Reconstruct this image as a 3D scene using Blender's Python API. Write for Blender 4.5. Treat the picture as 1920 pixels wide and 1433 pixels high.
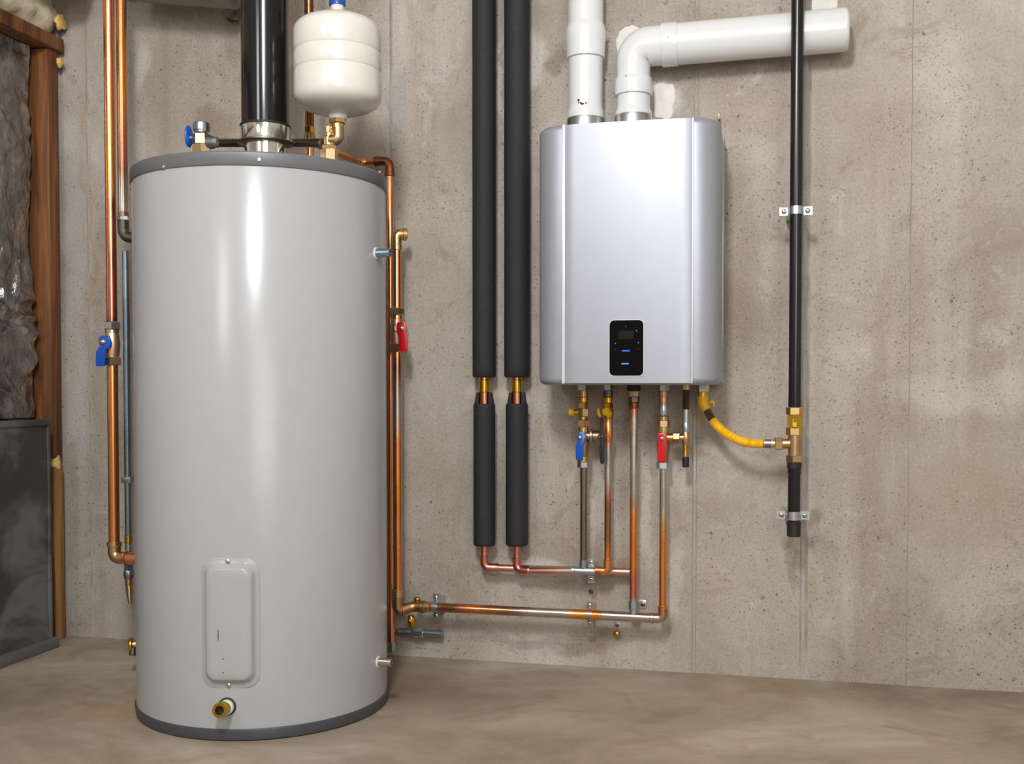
import bpy, bmesh, math, random
from mathutils import Vector, Matrix, noise

for o in list(bpy.data.objects): bpy.data.objects.remove(o)
scn = bpy.context.scene
COL = scn.collection
R = math.radians

# ------------------------------------------------------------------ camera
F = 2000.0                      # focal length in pixels of the 1920 wide frame
HOR = 725.0                     # row of the horizon
PITCH = R(1.6)
YAW = math.atan(0.23)
CAM = Vector((0, -2.72, 0.726))
YC = HOR + F * math.tan(PITCH)
cd = bpy.data.cameras.new('camera'); cam = bpy.data.objects.new('camera', cd); COL.objects.link(cam)
cd.sensor_width = 36; cd.lens = F / 1920 * 36; cd.clip_start = 0.01
cd.shift_y = (YC - 716.5) / 1920
cam.location = CAM
cam.rotation_euler = (R(90) - PITCH, 0, YAW)
scn.camera = cam
ROT = cam.rotation_euler.to_matrix()

# ------------------------------------------------------------------ light
w = bpy.data.worlds.new('world'); scn.world = w; w.use_nodes = True
w.node_tree.nodes['Background'].inputs[0].default_value = (1, 0.97, 0.93, 1)
w.node_tree.nodes['Background'].inputs[1].default_value = 0.25
def area(name, loc, target, sx, sy, power, col=(1, 1, 1), rotz=0):
    l = bpy.data.lights.new(name, 'AREA'); l.shape = 'RECTANGLE'; l.size = sx; l.size_y = sy
    l.energy = power; l.color = col
    o = bpy.data.objects.new(name, l); COL.objects.link(o); o.location = loc
    d = (Vector(target) - Vector(loc)).normalized()
    o.rotation_euler = (d.to_track_quat('-Z', 'Y').to_matrix() @ Matrix.Rotation(rotz, 3, 'Z')).to_euler()
    return o
area('ceiling_strip_light', (-0.3, -2.7, 2.3), (-0.45, -0.2, 0.6), 0.24, 0.5, 64, (0.97, 0.985, 1))
area('added_soft_fill', (0.9, -4.3, 1.55), (0.1, 0, 0.6), 1.5, 1.3, 46, (0.97, 0.985, 1))  # added unseen fill behind the camera, evens out the frontal light
area('ceiling_panel_light', (-1.5, -3.4, 2.3), (-1.1, -0.2, 0.5), 0.4, 1.0, 26, (0.97, 0.985, 1))
scn.view_settings.view_transform = 'Standard'
scn.view_settings.look = 'None'
scn.view_settings.gamma = 1
scn.view_settings.use_curve_mapping = False
scn.view_settings.exposure = -0.15

# ------------------------------------------------------------------ measuring helpers (pixel of the photo + real distance -> world)
def ray(px, py):
    return ROT @ Vector(((px - 960) / F, (YC - py) / F, -1))
def P(px, py, Y):
    d = ray(px, py); s = (Y - CAM.y) / d.y
    return CAM + d * s
def PX(px, py, X):
    d = ray(px, py); s = (X - CAM.x) / d.x
    return CAM + d * s
def PZ(px, py, Z=0.0):
    d = ray(px, py); s = (Z - CAM.z) / d.z
    return CAM + d * s
def S(px, py, Y):                # metres per pixel there
    return (Y - CAM.y) / ray(px, py).y / F

# ------------------------------------------------------------------ materials
MATS = {}
def srgb(r, g, b):
    f = lambda c: ((c / 255 + 0.055) / 1.055) ** 2.4 if c > 10.3 else c / 255 / 12.92
    return (f(r), f(g), f(b), 1)
class NT:
    def __init__(s, name):
        s.m = bpy.data.materials.new(name); s.m.use_nodes = True
        s.t = s.m.node_tree; s.b = s.t.nodes['Principled BSDF']; MATS[name] = s.m
        s.tc = s.t.nodes.new('ShaderNodeTexCoord')
    def n(s, typ, **k):
        x = s.t.nodes.new(typ)
        for a, v in k.items(): setattr(x, a, v)
        return x
    def l(s, a, b): s.t.links.new(a, b)
    def set(s, **k):
        for a, v in k.items():
            s.b.inputs[a.replace('_', ' ')].default_value = v
    def coords(s, scale=(1, 1, 1), loc=(0, 0, 0)):
        mp = s.n('ShaderNodeMapping'); mp.inputs['Scale'].default_value = scale; mp.inputs['Location'].default_value = loc
        s.l(s.tc.outputs['Object'], mp.inputs[0]); return mp.outputs[0]
    def noise(s, scale, detail=4, rough=0.55, vec=None, dist=0.0):
        x = s.n('ShaderNodeTexNoise'); x.inputs['Scale'].default_value = scale; x.inputs['Detail'].default_value = detail
        x.inputs['Roughness'].default_value = rough; x.inputs['Distortion'].default_value = dist
        s.l(vec if vec is not None else s.tc.outputs['Object'], x.inputs['Vector']); return x.outputs['Fac']
    def ramp(s, fac, stops):
        x = s.n('ShaderNodeValToRGB'); e = x.color_ramp.elements
        e[0].position, e[0].color = stops[0]; e[1].position, e[1].color = stops[-1]
        for p, c in stops[1:-1]:
            k = e.new(p); k.color = c
        s.l(fac, x.inputs[0]); return x.outputs[0]
    def mapr(s, fac, a, b, c=0.0, d=1.0):
        x = s.n('ShaderNodeMapRange'); x.interpolation_type = 'SMOOTHSTEP'
        for i, v in enumerate((a, b, c, d)): x.inputs[i + 1].default_value = v
        s.l(fac, x.inputs[0]); return x.outputs[0]
    def math(s, op, a, b=None):
        x = s.n('ShaderNodeMath', operation=op)
        for i, v in enumerate((a, b)):
            if v is None: continue
            if isinstance(v, (int, float)): x.inputs[i].default_value = v
            else: s.l(v, x.inputs[i])
        return x.outputs[0]
    def mix(s, fac, a, b, mode='MIX'):
        x = s.n('ShaderNodeMix', data_type='RGBA', blend_type=mode)
        if isinstance(fac, (int, float)): x.inputs[0].default_value = fac
        else: s.l(fac, x.inputs[0])
        for i, v in ((6, a), (7, b)):
            if isinstance(v, tuple): x.inputs[i].default_value = v
            else: s.l(v, x.inputs[i])
        return x.outputs[2]
    def color(s, c): s.l(c, s.b.inputs['Base Color'])
    def bump(s, h, strength, dist=0.01):
        x = s.n('ShaderNodeBump'); x.inputs['Strength'].default_value = strength; x.inputs['Distance'].default_value = dist
        s.l(h, x.inputs['Height']); s.l(x.outputs[0], s.b.inputs['Normal'])

def plain(name, col, rough=0.4, metal=0.0, coat=0.0, var=0.06, bump=0.0, bscale=300, nscale=25):
    t = NT(name); t.set(Roughness=rough, Metallic=metal, Coat_Weight=coat, Coat_Roughness=0.08)
    f = t.noise(nscale, 4)
    d = tuple(c * (1 - var * 2) for c in col[:3]) + (1,); u = tuple(min(1, c * (1 + var)) for c in col[:3]) + (1,)
    t.color(t.ramp(f, [(0.3, d), (0.7, u)]))
    if bump: t.bump(t.noise(bscale, 3), bump, 0.002)
    return t.m

def blob(t, cx, cz, rx, rz, warp, soft=0.5):
    """mask on the back wall for stains and painted shade: 1 inside, warped edge"""
    sx = t.n('ShaderNodeSeparateXYZ'); t.l(warp, sx.inputs[0])
    a = t.math('DIVIDE', t.math('SUBTRACT', sx.outputs[0], cx), rx)
    b = t.math('DIVIDE', t.math('SUBTRACT', sx.outputs[2], cz), rz)
    d = t.math('SQRT', t.math('ADD', t.math('MULTIPLY', a, a), t.math('MULTIPLY', b, b)))
    return t.mapr(d, 1.0, 1.0 - soft, 0.0, 1.0)

def make_concrete_wall():
    t = NT('concrete_wall'); t.set(Roughness=0.85); t.b.inputs['Specular IOR Level'].default_value = 0.25
    big = t.noise(1.7, 6, 0.62, None, 0.5)
    col = t.ramp(big, [(0.32, srgb(148, 136, 123)), (0.46, srgb(168, 158, 146)), (0.58, srgb(180, 170, 159)), (0.7, srgb(198, 190, 181))])
    st = t.noise(2.2, 5, 0.65, t.coords((2.8, 1, 0.3)))
    col = t.mix(t.mapr(st, 0.5, 0.7, 0, 0.55), col, srgb(150, 135, 118))
    st2 = t.noise(4.5, 4, 0.6, t.coords((3.0, 1, 0.25), (3, 0, 7)))
    col = t.mix(t.mapr(st2, 0.54, 0.7, 0, 0.24), col, srgb(196, 191, 185))
    med = t.noise(8, 6, 0.7, None, 0.8)
    col = t.mix(t.mapr(med, 0.54, 0.72, 0, 0.6), col, srgb(143, 128, 112))
    col = t.mix(t.mapr(med, 0.44, 0.28, 0, 0.45), col, srgb(200, 195, 188))
    # warped coordinates for stains and painted shade
    nz = t.n('ShaderNodeTexNoise'); nz.inputs['Scale'].default_value = 7; nz.inputs['Detail'].default_value = 5
    t.l(t.tc.outputs['Object'], nz.inputs['Vector'])
    vm = t.n('ShaderNodeVectorMath', operation='MULTIPLY_ADD'); t.l(nz.outputs['Color'], vm.inputs[0])
    vm.inputs[1].default_value = (0.14, 0.14, 0.14)
    sb = t.n('ShaderNodeVectorMath', operation='ADD'); t.l(t.tc.outputs['Object'], sb.inputs[0]); sb.inputs[1].default_value = (-0.07, -0.07, -0.07)
    t.l(sb.outputs[0], vm.inputs[2]); W = vm.outputs[0]
    white = srgb(214, 208, 200); damp = srgb(122, 108, 92); rust = srgb(150, 116, 82)
    for (px, py, rx, ry, c, k) in [
        (1000, 110, 34, 60, white, .55), (1040, 112, 16, 34, damp, .55), (960, 90, 14, 70, white, .45),
        (1300, 60, 60, 26, white, .35), (1240, 185, 40, 36, white, .6),
        (1010, 1075, 110, 30, white, .5), (1100, 1215, 75, 20, damp, .6), (1150, 1200, 40, 25, damp, .5),
        (1165, 1075, 30, 18, rust, .45), (770, 1195, 60, 30, damp, .6), (820, 1185, 26, 40, damp, .4),
        (1380, 850, 80, 24, white, .3), (1310, 770, 22, 34, srgb(205, 180, 130), .6), (1490, 1060, 14, 60, damp, .5),
        (1530, 980, 26, 20, damp, .55), (1440, 850, 34, 14, damp, .35), (1270, 900, 40, 60, white, .35),
        (1160, 900, 26, 80, damp, .3), (905, 735, 40, 16, srgb(205, 186, 160), .5), (968, 735, 40, 16, srgb(205, 186, 160), .5),
        (200, 470, 22, 110, srgb(146, 122, 98), .45), (400, 230, 55, 45, srgb(140, 118, 92), .55), (265, 130, 20, 70, white, .4),
        (750, 200, 30, 90, srgb(150, 150, 150), .5), (1820, 740, 160, 60, white, .3), (1380, 470, 50, 260, srgb(150, 132, 112), .35),  # tall last patch: soft shadow of the boiler painted beside it
        (1010, 1197, 220, 12, srgb(128, 120, 110), .45), (320, 180, 90, 160, srgb(150, 138, 124), .4), (640, 300, 60, 60, srgb(140, 128, 114), .4), (1640, 260, 120, 160, srgb(160, 146, 130), .35),  # first band: cast shadow of the low pipe painted in, with stain
        (1215, 960, 14, 170, white, .4), (1265, 1090, 16, 120, white, .4), (1120, 950, 14, 90, white, .35), (940, 180, 9, 150, white, .45), (145, 600, 26, 500, srgb(176, 172, 168), .6), (1050, 650, 30, 300, srgb(160, 148, 134), .3),
        (161, 210, 4, 110, srgb(196, 150, 96), .7), (172, 480, 4, 200, srgb(170, 132, 92), .5),
        (1410, 200, 100, 70, srgb(164, 146, 126), .4), (1830, 950, 180, 120, srgb(160, 142, 120), .4)]:
        p = P(px, py, 0); s = S(px, py, 0)
        col = t.mix(t.math('MULTIPLY', blob(t, p.x, p.z, rx * s, ry * s, W, 0.6), k), col, c)
    fine = t.noise(150, 4, 0.75)
    col = t.mix(t.mapr(fine, 0.5, 0.72, 0, 0.55), col, srgb(132, 119, 105))
    col = t.mix(t.mapr(fine, 0.46, 0.28, 0, 0.45), col, srgb(212, 206, 199))
    crack = t.noise(14, 5, 0.7, t.coords((1, 1, 1.6), (2, 0, 1)), 1.2)
    reg2 = t.mapr(t.noise(2.6, 3, 0.6, t.coords((1, 1, 1), (9, 3, 4))), 0.5, 0.62)
    sm = t.math('MULTIPLY', t.mapr(crack, 0.62, 0.7), reg2)
    col = t.mix(t.math('MULTIPLY', sm, 0.55), col, srgb(104, 90, 76))
    # bug holes
    nw = t.n('ShaderNodeTexNoise'); nw.inputs['Scale'].default_value = 45; nw.inputs['Detail'].default_value = 3
    t.l(t.tc.outputs['Object'], nw.inputs['Vector'])
    vw = t.n('ShaderNodeVectorMath', operation='MULTIPLY_ADD'); t.l(nw.outputs['Color'], vw.inputs[0]); vw.inputs[1].default_value = (0.022, 0.022, 0.022)
    t.l(t.tc.outputs['Object'], vw.inputs[2]); W2 = vw.outputs[0]
    def pits(scale, thr, sparse):
        v = t.n('ShaderNodeTexVoronoi'); v.inputs['Scale'].default_value = scale; t.l(W2, v.inputs['Vector'])
        cs = t.n('ShaderNodeSeparateColor'); t.l(v.outputs['Color'], cs.inputs[0])
        m = t.mapr(v.outputs['Distance'], thr, thr * 0.55)
        reg = t.mapr(t.noise(3.0, 3, 0.6), 0.36, 0.56)
        return t.math('MULTIPLY', t.math('MULTIPLY', m, t.math('GREATER_THAN', cs.outputs[0], sparse)), reg)
    p1 = pits(30, 0.12, 0.72); p2 = pits(75, 0.2, 0.62); p3 = pits(150, 0.26, 0.5)
    pit = t.math('MAXIMUM', p1, t.math('MAXIMUM', t.math('MULTIPLY', p2, 0.8), t.math('MULTIPLY', p3, 0.6)))
    col = t.mix(t.math('MULTIPLY', pit, 0.7), col, srgb(94, 82, 70))
    t.color(col)
    h = t.math('SUBTRACT', t.math('ADD', t.math('MULTIPLY', fine, 0.35), t.math('MULTIPLY', med, 0.5)), t.math('MULTIPLY', pit, 1.2))
    t.bump(h, 0.55, 0.005)
make_concrete_wall()

def make_floor():
    t = NT('concrete_floor'); t.set(Roughness=0.55); t.b.inputs['Specular IOR Level'].default_value = 0.35
    big = t.noise(1.5, 5, 0.6, t.coords((1, 1.25, 1)), 0.9)
    col = t.ramp(big, [(0.3, srgb(122, 108, 92)), (0.45, srgb(150, 135, 117)), (0.58, srgb(169, 154, 136)), (0.72, srgb(193, 180, 163))])
    med = t.noise(5, 6, 0.68, t.coords((1, 1.4, 1)), 0.9)
    col = t.mix(t.mapr(med, 0.5, 0.72, 0, 0.5), col, srgb(126, 110, 91))
    col = t.mix(t.mapr(med, 0.42, 0.25, 0, 0.45), col, srgb(186, 175, 160))
    ru = t.noise(2.3, 3, 0.6, t.coords((1, 1, 1), (5, 2, 0)))
    col = t.mix(t.mapr(ru, 0.58, 0.72, 0, 0.4), col, srgb(158, 124, 84))
    fine = t.noise(90, 4, 0.7)
    col = t.mix(t.mapr(fine, 0.52, 0.8, 0, 0.3), col, srgb(118, 104, 88))
    t.color(col)
    t.l(t.mapr(med, 0.3, 0.7, 0.42, 0.68), t.b.inputs['Roughness'])
    t.bump(t.math('ADD', t.math('MULTIPLY', fine, 0.2), med), 0.12, 0.005)
make_floor()

def make_copper(name, base, stain, lo, hi, rough=0.22, zs=1.0, seed=0):
    t = NT(name); t.set(Metallic=1.0, Roughness=rough)
    f = t.noise(5, 4, 0.6, t.coords((0.6, 0.6, 1.0 * zs), (seed, seed * 2, seed * 3)), 0.6)
    g = t.noise(40, 3, 0.6)
    col = t.mix(t.mapr(f, lo, hi), base, stain)
    col = t.mix(t.mapr(g, 0.55, 0.8, 0, 0.16), col, tuple(c * 0.6 for c in base[:3]) + (1,))
    t.color(col)
    t.l(t.mapr(f, lo, hi, rough, rough + 0.12), t.b.inputs['Roughness'])
make_copper('copper', srgb(240, 166, 122), srgb(204, 126, 84), 0.48, 0.72)
make_copper('copper_bright', srgb(246, 166, 104), srgb(226, 138, 84), 0.5, 0.8, 0.26)
make_copper('copper_aged', srgb(214, 126, 80), srgb(160, 140, 126), 0.42, 0.6, 0.25, 1, 3)
make_copper('copper_tinned', srgb(196, 186, 176), srgb(206, 120, 76), 0.5, 0.62, 0.25, 1, 7)
make_copper('copper_flux', srgb(222, 142, 126), srgb(222, 192, 176), 0.48, 0.64, 0.3, 1, 11)
make_copper('copper_dark', srgb(150, 96, 62), srgb(96, 70, 54), 0.45, 0.65, 0.3, 1, 5)
make_copper('steel_dark', srgb(140, 132, 120), srgb(112, 92, 78), 0.5, 0.7, 0.28, 1, 2)
make_copper('brass', srgb(222, 190, 130), srgb(190, 150, 92), 0.45, 0.7, 0.26)
make_copper('brass_pale', srgb(232, 206, 160), srgb(206, 170, 116), 0.45, 0.75, 0.28)
make_copper('brass_yellow', srgb(222, 176, 62), srgb(176, 126, 44), 0.45, 0.75, 0.25)
make_copper('bronze', srgb(206, 172, 128), srgb(166, 130, 90), 0.4, 0.7, 0.3)
make_copper('bronze_pink', srgb(222, 186, 160), srgb(206, 158, 132), 0.4, 0.7, 0.42)
make_copper('zinc', srgb(206, 210, 212), srgb(164, 170, 174), 0.45, 0.7, 0.3)
make_copper('zinc_blue', srgb(160, 178, 190), srgb(120, 134, 146), 0.45, 0.7, 0.32)
make_copper('chrome', srgb(226, 222, 214), srgb(206, 200, 190), 0.4, 0.7, 0.12)
make_copper('iron', srgb(120, 112, 100), srgb(86, 76, 66), 0.45, 0.7, 0.38)
make_copper('galvanized_sheet', srgb(140, 140, 137), srgb(92, 90, 86), 0.42, 0.6, 0.42, 1, 4)
MATS['galvanized_sheet'].node_tree.nodes['Principled BSDF'].inputs['Metallic'].default_value = 0.6
def make_grad(name, axis, stops, rough=0.24):
    """heat-discoloured pipe: colour bands along one axis, stops = (local position, colour)"""
    t = NT(name); t.set(Metallic=1.0)
    sx = t.n('ShaderNodeSeparateXYZ'); t.l(t.tc.outputs['Object'], sx.inputs[0])
    n_ = t.noise(14, 3, 0.5, t.coords((1, 1, 0.7)), 0.3)
    v = t.math('ADD', sx.outputs[axis], t.math('MULTIPLY', t.math('SUBTRACT', n_, 0.5), 0.05))
    stops = sorted(stops); a = stops[0][0]; b = stops[-1][0]
    m = t.n('ShaderNodeMapRange'); m.inputs[1].default_value = a; m.inputs[2].default_value = b; t.l(v, m.inputs[0])
    col = t.ramp(m.outputs[0], [((p - a) / (b - a), c) for p, c in stops])
    g = t.noise(45, 3, 0.6)
    t.color(t.mix(t.mapr(g, 0.55, 0.8, 0, 0.12), col, srgb(150, 110, 86)))
    t.l(t.mapr(n_, 0.3, 0.7, rough - .05, rough + .1), t.b.inputs['Roughness'])
TIN = srgb(206, 198, 188); COP = srgb(244, 158, 100); ORG = srgb(248, 160, 82); PNK = srgb(226, 138, 118); BRN = srgb(168, 126, 98); DRK = srgb(120, 96, 82)
plain('tank_enamel', srgb(166, 166, 167), 0.22, 0.0, 0.0, 0.012)
MATS['tank_enamel'].node_tree.nodes['Principled BSDF'].inputs['Specular IOR Level'].default_value = 0.32
plain('lid_grey', srgb(112, 113, 115), 0.38, 0.2, 0.0, 0.03)
plain('base_charcoal', srgb(66, 67, 70), 0.45, 0.0, 0.0, 0.05)
plain('silver_paint', srgb(164, 166, 174), 0.42, 0.45, 0.05, 0.01)
plain('silver_trim', srgb(226, 228, 234), 0.25, 0.25, 0.2, 0.01)
plain('casing_grey', srgb(168, 167, 166), 0.4, 0.3)
plain('panel_black', srgb(6, 7, 9), 0.1, 0.0, 0.0)
MATS['panel_black'].node_tree.nodes['Principled BSDF'].inputs['Specular IOR Level'].default_value = 0.25
plain('screen_grey', srgb(22, 23, 26), 0.15)
plain('icon_grey', srgb(120, 124, 128), 0.4)
plain('gloss_black', srgb(20, 19, 19), 0.16, 0.0, 0.0)
plain('pipe_black', srgb(22, 21, 21), 0.24, 0.0, 0.0, 0.1)
plain('rubber_black', srgb(28, 28, 29), 0.6)
plain('foam_black', srgb(34, 34, 35), 0.72, 0, 0, 0.2, 0.5, 420, 160)
plain('pvc_white', srgb(224, 224, 223), 0.24, 0.0, 0.3, 0.012)
plain('cream_enamel', srgb(216, 211, 202), 0.22, 0.0, 0.4, 0.012)
plain('plastic_white', srgb(226, 224, 218), 0.4)
plain('blue_vinyl', srgb(4, 76, 176), 0.32, 0, 0.2, 0.05)
plain('red_vinyl', srgb(206, 16, 26), 0.3, 0, 0.2, 0.05)
plain('yellow_plastic', srgb(240, 184, 10), 0.38, 0, 0.1, 0.06)
plain('yellow_hose', srgb(244, 188, 14), 0.34, 0, 0.2, 0.05)
plain('plaster_white', srgb(226, 221, 213), 0.8, 0, 0, 0.06, 0.4, 90, 30)
plain('concrete_seam', srgb(160, 154, 147), 0.85, 0, 0, 0.16, 0.4, 60, 14)
plain('foam_yellow', srgb(226, 190, 110), 0.8, 0, 0, 0.25, 0.5, 60, 18)
plain('batt_cream', srgb(222, 208, 180), 0.9, 0, 0, 0.22, 0.7, 70, 20)
plain('ink', srgb(50, 46, 42), 0.7)
plain('ceiling_paint', srgb(226, 224, 220), 0.85)
plain('room_wall', srgb(228, 226, 222), 0.85)
def emit(name, col, st):
    t = NT(name); t.set(Base_Color=col, Emission_Color=col, Emission_Strength=st, Roughness=0.3)
emit('led_blue', (0.02, 0.12, 0.9, 1), 0.4)
emit('led_blue_pale', (0.06, 0.22, 0.7, 1), 0.3)
def make_wood(name, a, b, c):
    t = NT(name); t.set(Roughness=0.6)
    v = t.coords((22, 22, 1.3))
    f = t.noise(1.6, 5, 0.6, v, 1.0)
    col = t.ramp(f, [(0.3, a), (0.5, b), (0.7, c)])
    g = t.noise(3, 3, 0.6, t.coords((60, 60, 1.6)))
    col = t.mix(t.mapr(g, 0.55, 0.7, 0, 0.5), col, a)
    t.color(col); t.bump(f, 0.25, 0.003)
make_wood('stud_wood', srgb(66, 38, 18), srgb(118, 72, 36), srgb(152, 100, 54))
make_wood('stud_wood_pale', srgb(104, 66, 30), srgb(142, 98, 52), srgb(170, 126, 76))
def make_foil():
    t = NT('foil'); t.set(Metallic=1.0, Roughness=0.24)
    f = t.noise(7, 5, 0.65, t.coords((1, 1, 0.7)), 1.5)
    t.color(t.ramp(f, [(0.3, srgb(122, 123, 124)), (0.55, srgb(172, 173, 174)), (0.75, srgb(232, 232, 232))]))
    t.bump(t.noise(16, 5, 0.6, None, 1.5), 0.5, 0.02)
make_foil()
def M(n): return MATS[n]

# ------------------------------------------------------------------ object helpers
def tag(o, label, cat, group=None):
    o['label'] = label; o['category'] = cat
    if group: o['group'] = group
    return o
def thing(name, label, cat, loc, group=None):
    o = bpy.data.objects.new(name, None); o.empty_display_size = 0.05
    COL.objects.link(o); o.location = loc
    return tag(o, label, cat, group)
def wloc(o):
    v = Vector((0, 0, 0))
    while o is not None:
        v += o.location; o = o.parent
    return v
def obj(name, verts, faces, mat, parent=None, smooth=True, origin=None, angle=38, label=None):
    off = wloc(parent) if parent is not None else Vector((0, 0, 0))
    org = Vector(origin) if origin is not None else off
    me = bpy.data.meshes.new(name)
    me.from_pydata([tuple(Vector(v) - org) for v in verts], [], faces)
    bm = bmesh.new(); bm.from_mesh(me)
    bmesh.ops.remove_doubles(bm, verts=bm.verts, dist=1e-6)
    bmesh.ops.recalc_face_normals(bm, faces=bm.faces)
    bm.to_mesh(me); bm.free()
    me.materials.append(M(mat))
    if smooth:
        me.shade_smooth(); me.set_sharp_from_angle(angle=R(angle))
    o = bpy.data.objects.new(name, me); COL.objects.link(o)
    o.location = org - off
    if parent is not None: o.parent = parent
    if label: o['label'] = label
    return o
def struct(o):
    o['kind'] = 'structure'; return o
class MB:
    def __init__(s): s.v = []; s.f = []
    def add(s, v, f):
        b = len(s.v); s.v += [Vector(x) for x in v]; s.f += [tuple(i + b for i in q) for q in f]; return s
    def box(s, a, b):
        (x0, y0, z0), (x1, y1, z1) = a, b
        return s.add([(x0,y0,z0),(x1,y0,z0),(x1,y1,z0),(x0,y1,z0),(x0,y0,z1),(x1,y0,z1),(x1,y1,z1),(x0,y1,z1)],
                     [(0,3,2,1),(4,5,6,7),(0,1,5,4),(1,2,6,5),(2,3,7,6),(3,0,4,7)])
    def bevbox(s, a, b, r=0.003, seg=2):
        bm = bmesh.new(); m = MB().box(a, b)
        vs = [bm.verts.new(v) for v in m.v]
        for f in m.f: bm.faces.new([vs[i] for i in f])
        bmesh.ops.bevel(bm, geom=bm.edges[:], offset=r, segments=seg, affect='EDGES', profile=0.5)
        return s.from_bm(bm)
    def from_bm(s, bm):
        bm.verts.index_update()
        s.add([v.co.copy() for v in bm.verts], [tuple(v.index for v in f.verts) for f in bm.faces]); bm.free(); return s
    def lathe(s, p0, ax, prof, seg=32, rot=0.0):
        p0 = Vector(p0); ax = Vector(ax).normalized()
        u = ax.orthogonal().normalized() if abs(ax.z) < 0.95 else Vector((1, 0, 0))
        u = (u - ax * u.dot(ax)).normalized(); w_ = ax.cross(u)
        V = []; Fs = []
        for (t, r) in prof:
            for k in range(seg):
                a = 2 * math.pi * k / seg + rot
                V.append(p0 + ax * t + (u * math.cos(a) + w_ * math.sin(a)) * r)
        n = len(prof)
        for i in range(n - 1):
            for k in range(seg):
                k2 = (k + 1) % seg
                Fs.append((i*seg+k, i*seg+k2, (i+1)*seg+k2, (i+1)*seg+k))
        Fs.append(tuple(range(seg))); Fs.append(tuple((n-1)*seg+k for k in range(seg)))
        return s.add(V, Fs)
    def tube(s, pts, r, seg=24):
        pts = [Vector(p) for p in pts]; n = len(pts)
        rs = r if isinstance(r, (list, tuple)) else [r] * n
        tan = []
        for i in range(n):
            a = pts[max(0, i-1)]; b = pts[min(n-1, i+1)]; tan.append((b - a).normalized())
        u = tan[0].orthogonal().normalized(); V = []; Fs = []
        for i in range(n):
            u = (u - tan[i] * u.dot(tan[i])).normalized(); w_ = tan[i].cross(u)
            for k in range(seg):
                a = 2 * math.pi * k / seg
                V.append(pts[i] + (u * math.cos(a) + w_ * math.sin(a)) * rs[i])
        for i in range(n - 1):
            for k in range(seg):
                k2 = (k + 1) % seg
                Fs.append((i*seg+k, i*seg+k2, (i+1)*seg+k2, (i+1)*seg+k))
        Fs.append(tuple(range(seg))); Fs.append(tuple((n-1)*seg+k for k in range(seg)))
        return s.add(V, Fs)
    def plate(s, pts, y0, y1, bev=0.0015):
        """polygon of world (x,z) points extruded in y from y0 (front) to y1"""
        bm = bmesh.new()
        a = [bm.verts.new((p[0], y0, p[1])) for p in pts]; b = [bm.verts.new((p[0], y1, p[1])) for p in pts]
        n = len(pts); bm.faces.new(a); bm.faces.new(b[::-1])
        for i in range(n): bm.faces.new((a[i], b[i], b[(i+1) % n], a[(i+1) % n]))
        bmesh.ops.recalc_face_normals(bm, faces=bm.faces)
        if bev: bmesh.ops.bevel(bm, geom=bm.edges[:], offset=bev, segments=2, affect='EDGES', profile=0.5)
        return s.from_bm(bm)
    def ball(s, c, r, sx=1, sy=1, sz=1, seg=12, rings=8, jit=0, seed=0):
        c = Vector(c); V = []; Fs = []
        for i in range(rings + 1):
            th = math.pi * i / rings
            for k in range(seg):
                a = 2 * math.pi * k / seg
                d = Vector((math.sin(th)*math.cos(a), math.sin(th)*math.sin(a), math.cos(th)))
                q = 1 + (jit * noise.noise(d * 1.7 + Vector((seed, 0, 0))) if jit else 0)
                V.append(c + Vector((d.x*sx, d.y*sy, d.z*sz)) * r * q)
        for i in range(rings):
            for k in range(seg):
                k2 = (k+1) % seg; Fs.append((i*seg+k, i*seg+k2, (i+1)*seg+k2, (i+1)*seg+k))
        return s.add(V, Fs)
    def build(s, name, mat, parent=None, **k): return obj(name, s.v, s.f, mat, parent, **k)

def fillet(pts, r, n=8):
    pts = [Vector(p) for p in pts]; out = [pts[0]]
    for i in range(1, len(pts) - 1):
        p = pts[i]; a = (pts[i-1] - p); b = (pts[i+1] - p)
        rr = min(r, a.length * 0.49, b.length * 0.49)
        a = a.normalized(); b = b.normalized()
        ang = a.angle(b); d = rr
        p0 = p + a * d; p1 = p + b * d
        R_ = d * math.tan(ang / 2); c = p + (a + b).normalized() * (R_ / math.sin(ang / 2))
        v0 = p0 - c; v1 = p1 - c; tot = v0.angle(v1)
        for k in range(n + 1):
            t = k / n
            out.append(c + (v0 * math.sin((1-t)*tot) + v1 * math.sin(t*tot)) / math.sin(tot))
    out.append(pts[-1]); return out

def prof(shape, L, r):
    c = min(0.0016, L * 0.22, r * 0.25)
    if shape in 'ch': return [(0, r - c), (c, r), (L - c, r), (L, r - c)]
    if shape == 'b': return [(L*k/8, r * (0.80 + 0.20 * math.sin(math.pi * k / 8))) for k in range(9)]
    if shape == 'n': return [(0, r), (L*.3, r*.82), (L*.7, r*.82), (L, r)]
    if shape == 't':
        n = max(4, int(L / 0.0022)); return [(L*k/(2*n), r * (1 if k % 2 else 0.9)) for k in range(2*n + 1)]
    if shape == 'd': return [(0, r), (L*.5, r), (L*.8, r*.85), (L, r*.5)]
def seg_mb(p, ax, shape, L, r, rot=0.0):
    return MB().lathe(p, ax, prof(shape, L, r * (1.06 if shape == 'h' else 1)), 6 if shape == 'h' else 28, rot)
def stackv(root, Y, px, yref, segs):
    """fittings on one vertical axis; seg = (part name, material, shape, top row, bottom row, half width in px)"""
    x = P(px, yref, Y).x
    for i, (nm, mat, sh, y0, y1, hw) in enumerate(segs):
        s = S(px, (y0 + y1) / 2, Y); z0 = P(px, y0, Y).z; z1 = P(px, y1, Y).z
        e = 0.0004
        seg_mb((x, Y, z0 + e), (0, 0, -1), sh, z0 - z1 + 2*e, hw * s, (i * 0.37) % 1).build(nm, mat, root)
    return x
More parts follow.
